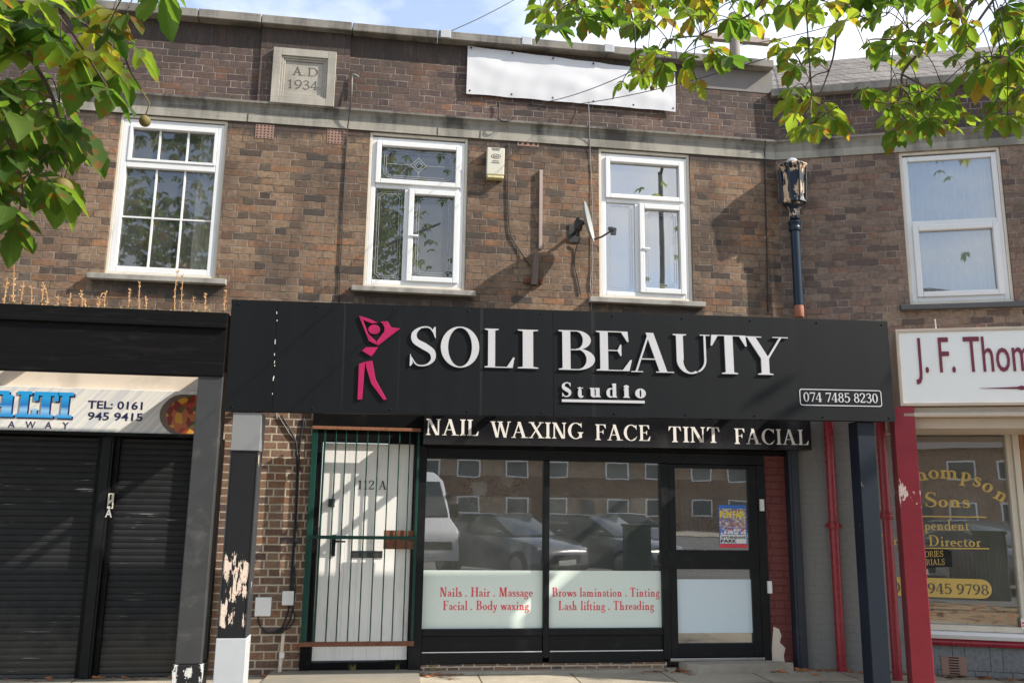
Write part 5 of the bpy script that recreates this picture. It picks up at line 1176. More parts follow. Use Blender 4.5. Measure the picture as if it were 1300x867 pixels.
cable('second black cable beside it on the lower brickwork', [(386,530), (380,575), (378,640), (372,730), (371,775), (362,797), (350,803)], .009)
cable('thin grey cable fanning out under the black sign on brick', [(352,525), (366,548), (376,564), (380,600)], .005, 'cable_grey')
cable('black cable loop hanging below the left meter box', [(327,782), (330,794), (340,803), (352,800), (361,793)], .007)
cable('thin black cable beside the green gate post down to the small box', [(373,700), (375,745), (372,770), (374,785), (366,797), (357,799)], .006)
def wbox(r, d, label, g_='white junction boxes'):
    q = span(MAIN, d, *r); t_ = thing('junction_box', label, 'junction box', ((q[0]+q[1])/2, -d/2, q[2]), group=g_)
    obj('case', box(NB(), *q[:2], -d+.012, -.001, *q[2:]), MT['white'], t_, bevel=.004); obj('lid', box(NB(), q[0]-.003, q[1]+.003, -d, -d+.0118, q[2]-.003, q[3]+.003), MT['white'], t_, bevel=.004)
wbox(((324,759), (344,758), (343,781), (324,782)), .07, 'larger white junction box low on the brickwork beside the peeling post')
wbox(((359,751), (373,750), (372,767), (358,768)), .045, 'smaller white junction box on the brickwork next to the green gate')
a, c = MAIN.at(360, 804, .06), MAIN.at(356, 850, .06)
t_ = thing('conduit', 'short cream pipe rising from the ground under the junction boxes', 'pipe', (c.x, -.06, -.06))
obj('pipe', tube(NB(), [(c.x-.01, -.06, -.06), (c.x, -.06, .12), (a.x, -.06, a.z)], .017, 10), MT['cream_board'], t_, smooth=True); obj('coupling', lathe(NB(), [(.018, 0), (.025, .005), (.025, .05), (.018, .055)], (c.x+.004, -.06, .10), 12), MT['white'], t_, smooth=True)
# ------------------------------------------------------------------ green security gate
GD = .16
gx0_, gx1_ = MAIN.at(389,690,GD).x, MAIN.at(527,690,GD).x; gz1_, gz0_ = MAIN.at(460,546,GD).z, MAIN.at(450,817,GD).z; gzm = MAIN.at(460,682,GD).z
gate = thing('security_gate', 'green barred security gate with rusty rails in front of the white door', 'gate', ((gx0_+gx1_)/2, -GD, gz0_))
b = NB(); box(b, gx0_-.005, gx0_+.012, -GD, -GD+.05, gz0_+.02, gz1_); [box(b, gx0_-.005, gx0_+.012, -GD+.0505, -.002, z_, z_+.04) for z_ in (gz0_+.2, gzm, gz1_-.3)]; box(b, gx0_+.0125, gx0_+.05, -GD, -GD+.012, gz0_+.02, gz1_); obj('angle_post', b, MT['green'], gate, bevel=.002)
b = NB(); box(b, gx0_-.004, gx1_+.02, -GD-.018, -GD+.018, gz1_, gz1_+.03); obj('top_rail', b, peeling('rail_top', (.02,.10,.07), (.20,.09,.05), -9, 9, .30, .6, stretch=(2.5, 9, 9)), gate, bevel=.002)
b = NB(); box(b, gx0_-.02, gx1_+.02, -GD-.018, -GD+.018, gz0_-.02, gz0_+.02); obj('bottom_rail', b, MT['rust'], gate, bevel=.002)
b = NB(); box(b, gx0_+.051, gx1_+.02, -GD-.012, -GD-.002, gzm-.016, gzm+.016); obj('middle_rail', b, MT['green'], gate, bevel=.002)
xg = [MAIN.at(x, 683, GD).x for x in (420,433,447,461,475,489,502.5,516)]
for x in xg: obj('bar', tube(NB(), [(x, -GD+.006, gz0_+.02), (x, -GD+.006, gz1_)], .0062, 8), MT['green'], gate, smooth=True)
x = MAIN.at(405.5, 683, GD).x; obj('stile', box(NB(), x-.010, x+.010, -GD-.0, -GD+.02, gz0_+.021, gz1_-.001), MT['green'], gate, bevel=.002)
obj('stile', box(NB(), gx1_-.01, gx1_+.012, -GD, -GD+.02, gz0_+.021, gz1_-.001), MT['green'], gate, bevel=.002)
r = span(MAIN, GD, (487,673), (528,673), (528,697), (487,697)); obj('lock_plate', box(NB(), *r[:2], -GD+.022, -GD+.03, *r[2:]), MT['rust'], gate, bevel=.001)
# ------------------------------------------------------------------ poster on the shop door
pr = span(MAIN, 0, (912,641), (947,641), (949,695), (914,695)); x0, x1, z0, z1 = pr; w_, h_ = x1-x0, z1-z0
po = thing('poster', 'small colourful fun fair poster stuck inside the glass of the shop door', 'poster', ((x0+x1)/2, .002, z0))
def pbx(u0, u1, v0, v1, y): return box(NB(), x0+u0*w_, x0+u1*w_, y-.0005, y, z0+v0*h_, z0+v1*h_)
obj('sheet', pbx(0, 1, 0, 1, .0025), plain('poster_blue', (.03,.16,.55), .4, .25, 30, 0), po)
def busy(name, cols):
    m, t, p = newmat(name); g = G(t); vo = g.n('ShaderNodeTexVoronoi'); vo.inputs['Scale'].default_value = 60; g.put(vo.inputs['Vector'], g.coord())
    g.put(p.inputs['Base Color'], g.ramp(g.xyz(vo.outputs['Color'])[0], cols, 'CONSTANT')); p.inputs['Roughness'].default_value = .4; return m
obj('fairground_picture', pbx(.02, .98, .46, .92, .0018), busy('picture_print', [(0, (.35,.14,.12)), (.2, (.5,.35,.25)), (.4, (.12,.2,.4)), (.6, (.6,.55,.5)), (.8, (.3,.2,.3))]), po)
for i in range(4): obj('inset_picture', pbx(.05+.235*i, .26+.235*i, .31, .45, .0012), busy('inset_print', [(0, (.6,.62,.7)), (.3, (.1,.2,.5)), (.5, (.75,.75,.75)), (.75, (.5,.1,.08))]), po)
obj('text_panel', pbx(.03, .97, .10, .30, .0012), MT['white'], po); obj('bottom_strip', pbx(0, 1, .0, .09, .0012), MT['red_text'], po)
b = NB(); sans_text(b, 'FUN FAIR', x0+.05*w_, x0+.95*w_, z0+.70*h_, .16*h_, .0006, .0005, bold=.03); obj('title', b, plain('yellow_print', (.85,.68,.02), .4, .05, bump=0), po)
b = NB(); sans_text(b, 'WYTHENSHAWE', x0+.05*w_, x0+.95*w_, z0+.21*h_, .06*h_, .0005, .0005, bold=.03); sans_text(b, 'PARK', x0+.05*w_, x0+.62*w_, z0+.115*h_, .08*h_, .0005, .0005, bold=.03); obj('place_name', b, MT['black'], po)
# ------------------------------------------------------------------ seen through the shop glass
for i, (px, py, s) in enumerate(((608, 620, .16), (644, 609, .15))):
    c_ = ray_pt(px, py, 9.45); 
    t_ = thing('wreath_mirror', ('round mirror in a brown wreath behind the shop glass, lower left one', 'round mirror in a brown wreath behind the shop glass, upper right one')[i], 'mirror', (c_.x, c_.y, c_.z-s), group='wreath mirrors')
    RX = Matrix.Rotation(math.pi/2, 3, 'X')
    obj('mirror', lathe(NB(), [(s*.6, 0), (s*.6, .012), (s*.55, .014)], c_, 24, RX), plain('mirror_silver', (.85,.87,.88), .35, .05, bump=0), t_)
    b = NB()
    for k in range(220):
        a_ = R.uniform(0, 2*math.pi); rr_ = s*R.uniform(.62, 1.0); p = c_ + Vector((rr_*math.cos(a_), -R.uniform(0, .05), rr_*math.sin(a_))); d_ = Vector((R.uniform(-1,1), R.uniform(-.6,.2), R.uniform(-1,1))).normalized()*.04; n_ = d_.orthogonal().normalized()*.008
        b.faces.new([b.verts.new(q) for q in (p-d_-n_, p+d_-n_, p+d_+n_, p-d_+n_)])
    obj('wreath', b, plain('dry_wreath', (.14,.08,.04), .9, .4, 20, 0), t_)
c_ = Vector((MAIN.at(893, 700).x*1.06, .75, 0))
t_ = thing('potted_plant', 'spiky potted plant standing behind the shop door glass', 'plant', (c_.x, c_.y, 0))
obj('pot', lathe(NB(), [(.13, 0), (.16, .25), (.17, .3), (.15, .3)], c_, 18), MT['charcoal'], t_, smooth=True)
b = NB(); tube(b, [(c_.x, c_.y, .25), (c_.x+.02, c_.y, 1.1)], .025, 8); obj('stem', b, MT['oak'], t_)
b = NB()
for k in range(70):
    a_ = R.uniform(0, 6.28); e_ = R.uniform(.1, 1.45); L_ = R.uniform(.4, .7); base = Vector((c_.x+.02, c_.y, R.uniform(.95, 1.15))); d_ = Vector((math.cos(a_)*math.cos(e_), math.sin(a_)*math.cos(e_), math.sin(e_))); s_ = d_.cross(Vector((0, 0, 1))).normalized()*.014
    p1 = base+d_*L_*.5; p2 = base+d_*L_-Vector((0, 0, .12*(1.4-e_)))
    v = [b.verts.new(q) for q in (base-s_, base+s_, p1+s_, p1-s_, p2)]; b.faces.new(v[:4]); b.faces.new((v[3], v[2], v[4]))
obj('foliage', b, plain('spiky_leaf', (.03,.055,.02), .5, .3, 8, 0), t_)
# ------------------------------------------------------------------ overhead wires and the pole behind the roof
WR = 'overhead wires'
def wire(label, a, c, r=.005, sag=.06):
    P = [a.lerp(c, i/12) - Vector((0, 0, sag*4*(i/12)*(1-i/12))) for i in range(13)]
    return tag(obj('overhead_wire', tube(NB(), P, r, 5), MT['cable'], smooth='all'), label, 'wire', WR)
wire('wire rising from the coping left of the banner into the sky', MAIN.at(560, 45, .1), ray_pt(700, -30, 14), .006)
wire('thin wire slanting across the middle of the blank banner', MAIN.at(672, 133, .06), ray_pt(820, 82, 7.2), .004)
wire('thin wire slanting across the lower right of the blank banner', MAIN.at(720, 134, .06), ray_pt(1010, 62, 6.6), .004)
wire('wire crossing the sky beside the leaves right of the pole', ray_pt(940, 58, 14), ray_pt(1120, 12, 12), .006)
pp = ray_pt(932, 40, 15.5)
tp = thing('telegraph_pole', 'grey wooden telegraph pole rising behind the roof and leaves', 'pole', (pp.x, pp.y, ZC0-.35))
obj('pole', tube(NB(), [(pp.x, pp.y, ZC0-.4), (pp.x, pp.y, 9.6)], .085, 12), plain('pole_timber', (.24,.205,.18), .85, .2, 6, .2, stretch=(3, 3, .3)), tp, smooth=True)
b = NB(); box(b, pp.x-.6, pp.x+.6, pp.y-.05, pp.y+.05, 9.1, 9.2); obj('crossarm', b, MT['wood_grey'], tp)
# ------------------------------------------------------------------ dried weeds on the left canopy and leaf litter
MT['straw'] = plain('dried_stalk', (.42,.24,.11), .85, .3, 20, .1)
stalks = [(5,383,352), (17,384,336), (26,385,357), (40,386,363), (52,387,358), (58,388,366), (88,389,372), (104,390,368), (125,391,372), (133,391,370), (161,392,366), (177,393,357), (187,393,377), (222,394,342), (232,395,347), (242,395,376), (260,396,372), (284,397,368), (70,389,377), (110,391,381)]
ORD = 'first second third fourth fifth sixth seventh eighth ninth tenth eleventh twelfth thirteenth fourteenth fifteenth sixteenth seventeenth eighteenth nineteenth twentieth'.split(); order = sorted(s[0] for s in stalks)
for px, p0, p1 in stalks:
    D_ = R.uniform(.95, 1.22); a = MAIN.at(px, p0, D_); a.z = cz1-.006; c = MAIN.at(px+R.uniform(-3, 5), p1, D_)
    if c.z < a.z+.05: c.z = a.z+.06
    b = NB(); H_ = c.z-a.z; mid = a.lerp(c, .5)+Vector((R.uniform(-.012, .012), R.uniform(-.01, .01), 0)); P = smoothpath([a, mid, c], 4)
    tube(b, P, [.006-.004*i/len(P) for i in range(len(P))], 5)
    for k in range(int(9+H_*110)):
        f_ = R.uniform(.12, 1); p = P[int(f_*(len(P)-1))]; d_ = Vector((R.uniform(-1, 1), R.uniform(-1, 1), R.uniform(.2, 1.6))).normalized()*R.uniform(.012, .034); s_ = d_.orthogonal().normalized()*R.uniform(.003, .007)
        b.faces.new([b.verts.new(q) for q in (p, p+d_*.5+s_, p+d_, p+d_*.5-s_)])
    tag(obj('dried_weed', b, MT['straw']), '%s dry orange weed stalk from the left end of the black canopy, a %s one' % (ORD[order.index(px)], 'tall' if p0-p1 > 32 else 'medium' if p0-p1 > 22 else 'short'), 'weed', 'dried weeds on the canopy')
def litter(name, n, area, mat, label, size=(.018, .05), zf=GZ):
    b = NB()
    for _ in range(n):
        x, y = area(); s = R.uniform(*size); a_ = R.uniform(0, 6.28); tl = R.uniform(-.5, .5); pts = []
        for k in range(6):
            t = a_+k*math.pi/3; rr_ = s*(1, .55, .7, .9, .6, .5)[k]; pts.append(b.verts.new((x+rr_*math.cos(t), y+rr_*math.sin(t), zf+.006+s*.5*abs(tl)+tl*rr_*math.sin(k))))
        b.faces.new(pts[:4]); b.faces.new([pts[0], pts[3], pts[4], pts[5]])
    return tag(obj(name, b, mat), label, 'leaf litter', kind='stuff')
lm = []
for i, c in enumerate(((.42,.16,.06), (.26,.11,.045))): lm.append(plain('dead_leaf_%d' % i, c, .85, .4, 12, .1))
def near_wall():
    x = R.choice([R.uniform(-1.1, .35), R.uniform(-1.1, .35), R.uniform(.36, .75), R.uniform(2.5, 3.0), R.uniform(3.6, 4.2), R.uniform(-4, -1.7)]); return x, -abs(R.gauss(0, .09))-.03
litter('fallen_leaves', 280, near_wall, lm[0], 'orange dead leaves gathered along the foot of the shop wall')
def wing_wall():
    s = R.uniform(.05, 3.2); p = WING.m @ Vector((s, -.05-abs(R.gauss(0, .06)), 0)); return p.x, p.y
litter('fallen_leaves', 110, wing_wall, lm[1], 'brown dead leaves gathered under the right-hand shop window')
MT['moss'] = plain('dry_moss', (.16,.13,.06), .95, .4, 30, .6)
mb = NB()
for k in range(900):
    x_, y_ = R.uniform(-5.2, cxr-.05), -DS+R.uniform(.01, .30); h_ = R.uniform(.006, .03)*(1 if R.random() < .85 else 2.2); w_ = R.uniform(.004, .012); d_ = Vector((R.uniform(-1, 1), R.uniform(-1, 1), .8)).normalized()*h_
    p_ = Vector((x_, y_, cz1-.006)); s_ = Vector((w_, R.uniform(-w_, w_), 0)); mb.faces.new([mb.verts.new(q) for q in (p_-s_, p_+s_, p_+d_+s_*.5, p_+d_-s_*.5)])
tag(obj('moss', mb, MT['moss']), 'dry moss and debris along the top edge of the black canopy', 'moss', kind='stuff')
litter('verge_leaves', 1500, lambda: (R.uniform(-9, 14), R.uniform(-7.9, -5.3)), lm[0], 'brown leaves spread over the verge before the shops', (.03, .08))
t_ = NB()
for px in (447, 449, 505, 549):
    a = MAIN.at(px, 842, .05)
    for k in range(7):
        d_ = Vector((R.uniform(-.5, .5), R.uniform(-.6, 0), 1)).normalized()*R.uniform(.04, .1); p = Vector((a.x+R.uniform(-.02, .02), a.y, -.02)); s_ = Vector((.003, 0, 0)); t_.faces.new([t_.verts.new(q) for q in (p-s_, p+s_, p+d_)])
tag(obj('grass_tuft', t_, plain('dry_grass', (.25,.22,.07), .8, .2, 9, 0)), 'small dry grass blades along the doorstep', 'grass', kind='stuff')
# ------------------------------------------------------------------ horse chestnut trees
def leaf_mat():
    m, t, p = newmat('chestnut_leaf'); g = G(t)
    at = g.n('ShaderNodeAttribute', attribute_name='tone'); k = g.xyz(at.outputs['Color'])
    col = g.ramp(k[0], [(0, (.030,.075,.018)), (.3, (.062,.115,.028)), (.55, (.105,.16,.034)), (.78, (.175,.205,.04)), (.93, (.27,.22,.04)), (1, (.22,.11,.04))])
    n = g.noise(g.coord(), 26, 5, .6); spot = g.step(g.math('ADD', n, g.math('MULTIPLY', k[1], .2)), .68, .76)
    col = g.mix(g.math('MULTIPLY', spot, .8), col, (.17,.075,.025))
    vein = g.step(k[2], .93, .99); col = g.mix(g.math('MULTIPLY', vein, .4), col, (.16,.2,.06))
    g.put(p.inputs['Base Color'], col); p.inputs['Roughness'].default_value = .58; p.inputs['Specular IOR Level'].default_value = .25
    tr = g.n('ShaderNodeBsdfTranslucent'); tc_ = g.mix(1.0, col, (2.2, 2.2, .8), 'MULTIPLY'); g.put(tr.inputs[0], tc_)
    mx_ = g.n('ShaderNodeMixShader'); mx_.inputs[0].default_value = .58
    t.links.new(p.outputs[0], mx_.inputs[1]); t.links.new(tr.outputs[0], mx_.inputs[2])
    o = [x for x in t.nodes if x.type == 'OUTPUT_MATERIAL'][0]; t.links.new(mx_.outputs[0], o.inputs[0])
    g.bump(n, p, .15, .003)
    return m
MT['leaf'] = leaf_mat()
MT['twig'] = plain('twig_bark', (.085,.06,.045), .85, .25, 20, .3)
MT['bark'] = plain('tree_bark', (.11,.09,.07), .9, .3, 7, .8, stretch=(2, 2, .5), bdist=.02)
MT['conker'] = plain('conker_husk', (.15,.115,.035), .75, .3, 30, .6)
class LeafMesh:
    def __init__(s): s.bm = NB(); s.lay = s.bm.loops.layers.float_color.new('tone')
    def leaflet(s, base, d, n, L, W, tone, spot, rows=7, droop=.2):
        """obovate leaflet with a fold along its midrib, a drooping tip and a toothed edge"""
        side = d.cross(n).normalized(); prev = None; curl = R.uniform(-.5, .75); bend = R.uniform(-.14, .14); W *= R.uniform(.82, 1.12)
        for i in range(rows+1):
            t = i/rows
            wv = W*(math.sin(min(1, t/.66)*math.pi/2)**1.25 if t < .66 else math.cos((t-.66)/.34*math.pi/2)**.8)*.5
            if 0 < i < rows: wv *= 1.0 + (.10 if i % 2 else -.08)*R.uniform(.4, 1.5)
            c = base + d*(L*t) + side*(L*bend*t*t) + n*(L*.05*math.sin(t*5+curl*6)*t) + Vector((0, 0, -1))*(L*droop*t*t)
            up = n*(wv*.34 + curl*wv*t*.5)
            row = [s.bm.verts.new(p) for p in (c - side*wv*.97 + up, c - side*wv*.5 + up*.35, c, c + side*wv*.5 + up*.35, c + side*wv*.97 + up)] if 0 < i < rows else [s.bm.verts.new(c)]
            if prev:
                fs = []
                if len(prev) == 1 and len(row) == 5: fs = [(prev[0], row[k+1], row[k]) for k in range(4)]
                elif len(row) == 1 and len(prev) == 5: fs = [(prev[k], prev[k+1], row[0]) for k in range(4)]
                else: fs = [(prev[k], prev[k+1], row[k+1], row[k]) for k in range(4)]
                for q in fs:
                    f = s.bm.faces.new(q); f.smooth = True
                    for lp in f.loops:
                        mid = 1.0 if (len(row) == 5 and lp.vert is row[2]) or (len(prev) == 5 and lp.vert is prev[2]) or lp.vert in (prev[0] if len(prev) == 1 else None, row[0] if len(row) == 1 else None) else 0.0
                        lp[s.lay] = (tone, spot, mid, 1)
            prev = row
    def card(s, base, d, n, L, W, tone):
        side = d.cross(n).normalized()*W*.5; m_ = base + d*L*.62 - Vector((0, 0, L*.08)); e = base + d*L - Vector((0, 0, L*.25))
        for q in ((base, m_+side+n*W*.12, e), (base, e, m_-side+n*W*.12)):
            f = s.bm.faces.new([s.bm.verts.new(v) for v in q])
            for lp in f.loops: lp[s.lay] = (tone, .5, 0, 1)
    def compound(s, tip, d, L, tone, k=None, fine=True):
        """palmate leaf: d points away from the twig; leaflets radiate and hang"""
        k = k or R.choice((5, 5, 6, 7)); up = Vector((R.uniform(-.35, .35), R.uniform(-.35, .35), 1)).normalized()
        f = (d - up*d.dot(up)); f = f.normalized() if f.length > 1e-3 else Vector((1, 0, 0)); sd = f.cross(up).normalized()
        for i in range(k):
            a = (i/(k-1)-.5)*rad(215)+R.uniform(-.12, .12); size = 1.0-.38*abs(i/(k-1)-.5)*2
            h = f*math.cos(a)+sd*math.sin(a); dd = (h + Vector((0, 0, -1))*R.uniform(.25, .95)).normalized()
            nn = (up - dd*up.dot(dd)).normalized(); nn = (nn + sd*R.uniform(-.3, .3)).normalized()
            tt = min(1, max(0, tone+R.gauss(0, .07))); LL = L*size*R.uniform(.88, 1.1)
            if fine: s.leaflet(tip, dd, nn, LL, LL*R.uniform(.50, .64), tt, R.random(), rows=9, droop=R.uniform(.05, .5))
            else: s.card(tip, dd, nn, LL, LL*.46, tt)
def link_leafmesh(name, lm_, root):
    me = bpy.data.meshes.new(name); b_ = BASE[root]
    for v in lm_.bm.verts: v.co -= b_
    lm_.bm.to_mesh(me); lm_.bm.free(); me.materials.append(MT['leaf'])
    o = bpy.data.objects.new(name, me); COL.objects.link(o); o.parent = root; return o
def tone(): return min(1, max(0, R.choice((R.gauss(.28, .13), R.gauss(.45, .12), R.gauss(.62, .12), R.gauss(.85, .1) if R.random() < .35 else R.gauss(.4, .1)))))
def inside(p, poly):
    x, y = p; r = False; n = len(poly)
    for i in range(n):
        (x1, y1), (x2, y2) = poly[i], poly[(i+1) % n]
        if (y1 > y) != (y2 > y) and x < (x2-x1)*(y-y1)/(y2-y1)+x1: r = not r
    return r
def tree(label, trunk, crown_c, crown_r, limbs, clusters, branches, conkers, ncrown, leafL):
    root = thing('horse_chestnut_tree', label, 'tree', trunk, group=None)
    b = NB(); T = Vector(trunk); C = Vector(crown_c)
    tube(b, smoothpath([T-Vector((0,0,.3)), T+Vector((.05,0,.5)), T+Vector((.12,.08,1.6)), T.lerp(C, .45)*.5+Vector((T.x, T.y, T.z+2.6))*.5, C+Vector((0,0,-.4)), C+Vector((.1,.1,crown_r*.6))], 4), [.40,.36,.33,.31,.30,.29,.28,.27,.26,.25,.24,.22,.20,.17,.14,.12,.10,.08,.06,.05,.03][:21], 14)
    for L_ in limbs: P = smoothpath([Vector(p) for p in L_], 5); tube(b, P, [.085-.065*i/len(P) for i in range(len(P))], 8)
    obj('trunk', b, MT['bark'], root, smooth='all')
    tw = NB(); lm_ = LeafMesh(); nodes = []
    for br, r0 in branches:
        P = smoothpath(br, 5); tube(tw, P, [max(.0028, r0*(1-.8*i/len(P))) for i in range(len(P))], 6); nodes += P
    for tip, L_, tn in clusters:
        q = min(nodes, key=lambda a: (a-tip).length_squared); d = tip-q
        if d.length < .03: d = Vector((R.uniform(-1, 1), R.uniform(-1, 1), -.3))*.05
        mid = q.lerp(tip, .5)+Vector((0, 0, .03+.08*d.length))
        tube(tw, smoothpath([q, mid, tip], 4), .0022 if d.length < .35 else .0034, 5)
        if d.length > .30: nodes += [mid, tip]
        lm_.compound(tip, d.normalized(), L_, tn)
    obj('twigs', tw, MT['twig'], root, smooth='all')
    # the rest of the crown: clumped leaf sprays through its volume
    clumps = [C+Vector((R.gauss(0, .5), R.gauss(0, .5), R.gauss(0, .42)))*crown_r for _ in range(60)]
    for i in range(ncrown):
        c = R.choice(clumps); p = c+Vector((R.gauss(0, 1), R.gauss(0, 1), R.gauss(0, .8)))*.55
        lm_.compound(p, Vector((R.uniform(-1, 1), R.uniform(-1, 1), -.2)).normalized(), leafL*1.35, tone(), k=5, fine=False)
    link_leafmesh('crown', lm_, root)
    for p, r_ in conkers:
        b = NB(); prof = [(r_*math.sin(math.pi*k/9)+.0006, r_*1.08*-math.cos(math.pi*k/9)) for k in range(10)]; lathe(b, prof, p, 14)
        tube(b, [p+Vector((0,0,r_)), p+Vector((.01, 0, r_+.05)), min(nodes, key=lambda a: (a-p).length_squared)], .0026, 5)
        obj('conker', b, MT['conker'], root, smooth='all')
    return root
def scatter(polys, n, d0, d1, L_, mind):
    res, px = [], []
    tries = 0
    while len(res) < n and tries < n*60:
        tries += 1; poly = R.choice(polys); xs = [p[0] for p in poly]; ys = [p[1] for p in poly]
        p = (R.uniform(min(xs), max(xs)), R.uniform(min(ys), max(ys)))
        if not inside(p, poly) or any((p[0]-q[0])**2+(p[1]-q[1])**2 < mind**2 for q in px): continue
        px.append(p); res.append((ray_pt(p[0], p[1], R.uniform(d0, d1)), L_*R.uniform(.8, 1.15), tone()))
    return res
def path(pts): return [ray_pt(*p) for p in pts]
# left branch, close to the camera
LP = [[(-60,-60), (200,-50), (205,10), (170,55), (150,110), (115,120), (70,110), (-60,150)], [(-60,100), (70,100), (95,165), (60,215), (-60,210)], [(-60,200), (55,215), (40,262), (-60,280)]]
lc = [(p, l, max(0, t-.10)) for p, l, t in scatter(LP, 66, 3.0, 4.0, .150, 16)]
lc += [(ray_pt(*p), l_, t_) for p, l_, t_ in (((172,62,3.5), .13, .55), ((150,95,3.6), .14, .3), ((205,-12,3.3), .13, .35), ((100,165,3.4), .15, .3), ((88,160,3.3), .12, .5), ((78,225,3.3), .15, .3), ((65,232,3.2), .13, .4), ((10,262,3.1), .15, .2), ((20,285,3.2), .12, .3), ((160,18,3.3), .12, .4), ((140,75,3.4), .14, .6))]
lb = [(path([(-220,-160,4.2), (-90,-40,3.7), (10,40,3.5), (60,110,3.4), (80,175,3.35), (85,205,3.3)]), .014),
      (path([(-90,-40,3.7), (40,-30,3.6), (75,10,3.6), (70,60,3.5)]), .010), (path([(75,10,3.6), (120,40,3.5), (155,70,3.5), (165,90,3.5)]), .006),
      (path([(-120,40,3.5), (-30,120,3.3), (20,200,3.2), (30,260,3.15)]), .010), (path([(40,-30,3.6), (130,-20,3.5), (195,-15,3.4)]), .008), (path([(10,40,3.5), (55,70,3.45), (85,90,3.4), (110,110,3.4)]), .006)]
lk = [(ray_pt(184,154,3.5), .020), (ray_pt(156,41,3.6), .026), (ray_pt(80,240,3.3), .034)]
tree('horse chestnut tree with conkers, its branch hanging at the upper left', (-5.6,-11.6,-.2), (-2.9,-12.4,8.4), 4.8,
     [[(-5.3,-11.5,3.6), (-4.2,-9.6,4.6), (-3.2,-7.4,4.6), lb[0][0][0]], [(-5.3,-11.5,4.2), (-2.5,-11.5,6.5), (1.0,-12,8.5)], [(-5.3,-11.6,5), (-8,-13,8), (-9,-14,9.5)]],
     lc, lb, lk, 5200, .17)
# right branches
RP = [[(672,-40), (760,-40), (835,-30), (830,30), (770,40), (745,28), (700,40), (682,20)], [(800,-30), (985,-40), (975,18), (945,30), (930,75), (890,85), (868,70), (855,98), (838,100), (815,85), (800,60), (812,40)],
      [(985,-40), (1120,-40), (1080,25), (1055,72), (1038,88), (990,92), (978,40)], [(1005,110), (1060,120), (1064,145), (1028,168), (1000,150)], [(1090,-40), (1330,-40), (1330,95), (1230,85), (1195,60), (1150,92), (1110,88), (1100,40)],
      [(1085,110), (1135,100), (1215,105), (1228,150), (1190,165), (1135,160), (1118,128)], [(1225,60), (1330,50), (1330,168), (1262,150), (1240,110)]]
rc = [(p, l, min(1, t+.02)) for p, l, t in scatter(RP, 235, 3.9, 5.4, .108, 10)]
rc += [(ray_pt(*p), l_, t_) for p, l_, t_ in (((704,34,3.8), .15, .2), ((740,20,3.9), .15, .3), ((790,104,4.4), .07, .4), ((815,95,4.4), .09, .55), ((812,80,4.5), .1, .6), ((870,86,4.6), .08, .8), ((885,103,4.6), .08, .75), ((905,70,4.6), .11, .6), ((1040,155,4.6), .10, .95), ((1060,150,4.6), .09, .85), ((1018,160,4.7), .10, .7), ((1180,150,4.3), .13, .45), ((1140,165,4.4), .12, .35), ((1265,145,4.3), .12, .5))]
rb = [(path([(1500,-260,6.2), (1330,-90,5.4), (1250,-10,5.0), (1180,55,4.8), (1145,95,4.7), (1155,125,4.6)]), .016), (path([(1330,-90,5.4), (1240,30,4.9), (1232,60,4.7), (1300,110,4.5)]), .008),
      (path([(1250,-160,5.6), (1110,-60,5.0), (1068,0,4.8), (1062,40,4.7), (1056,80,4.7), (1035,135,4.6)]), .012), (path([(1110,-60,5.0), (1000,-30,4.8), (950,20,4.7), (890,45,4.6), (860,80,4.5)]), .009),
      (path([(1000,-30,4.8), (880,-50,4.6), (832,0,4.5), (830,30,4.5)]), .008), (path([(880,-50,4.6), (800,-30,4.5), (806,40,4.45), (808,80,4.4), (818,98,4.4)]), .006), (path([(800,-30,4.5), (735,-10,4.2), (712,10,4.0), (703,30,3.85)]), .005),
      (path([(1180,55,4.8), (1110,50,4.7), (1098,60,4.6)]), .006), (path([(1145,95,4.7), (1190,120,4.5), (1200,140,4.4)]), .005), (path([(1068,0,4.8), (1100,25,4.7), (1125,20,4.7)]), .005)]
rk = [(ray_pt(1213,14,4.7), .038), (ray_pt(828,112,4.4), .012)]
tree('horse chestnut tree whose sunlit branches hang across the upper right', (10.2,-8.8,-.2), (10.6,-8.9,7.6), 3.4,
     [[(10.3,-8.8,4.2), (8.9,-8.0,4.5), (7.6,-7.2,4.4), rb[0][0][0]], [(7.6,-7.2,4.4), (5.2,-6.3,5.2), rb[2][0][0]]], rc, rb, rk, 900, .15)
# ------------------------------------------------------------------ the street behind the camera, which the glass reflects
def car_loft(bm, secs, mi=0):
    """cross-sections along x: (x, half-width, z low, z high, crown)"""
    rings = []
    for x, w, z0, z1, r in secs:
        pts = [(-w, z0), (-w, z0+(z1-z0)*.55), (-w+r*.4, z1-r*.25), (-w+r, z1), (w-r, z1), (w-r*.4, z1-r*.25), (w, z0+(z1-z0)*.55), (w, z0)]
        rings.append([bm.verts.new((x, y, z)) for y, z in pts])
    for a, b in zip(rings, rings[1:]):
        for k in range(8): bm.faces.new((a[k], b[k], b[(k+1) % 8], a[(k+1) % 8]))
    bm.faces.new(rings[0]); bm.faces.new(rings[-1][::-1])
MT['car_glass'] = plain('car_glass', (.06,.075,.08), .06, .05, bump=0); MT['tyre'] = plain('tyre', (.02,.02,.02), .85)
MT['lamp'] = plain('headlamp', (.75,.75,.75), .15, .05, bump=0); MT['plate'] = plain('number_plate', (.75,.75,.72), .4, .05, bump=0)
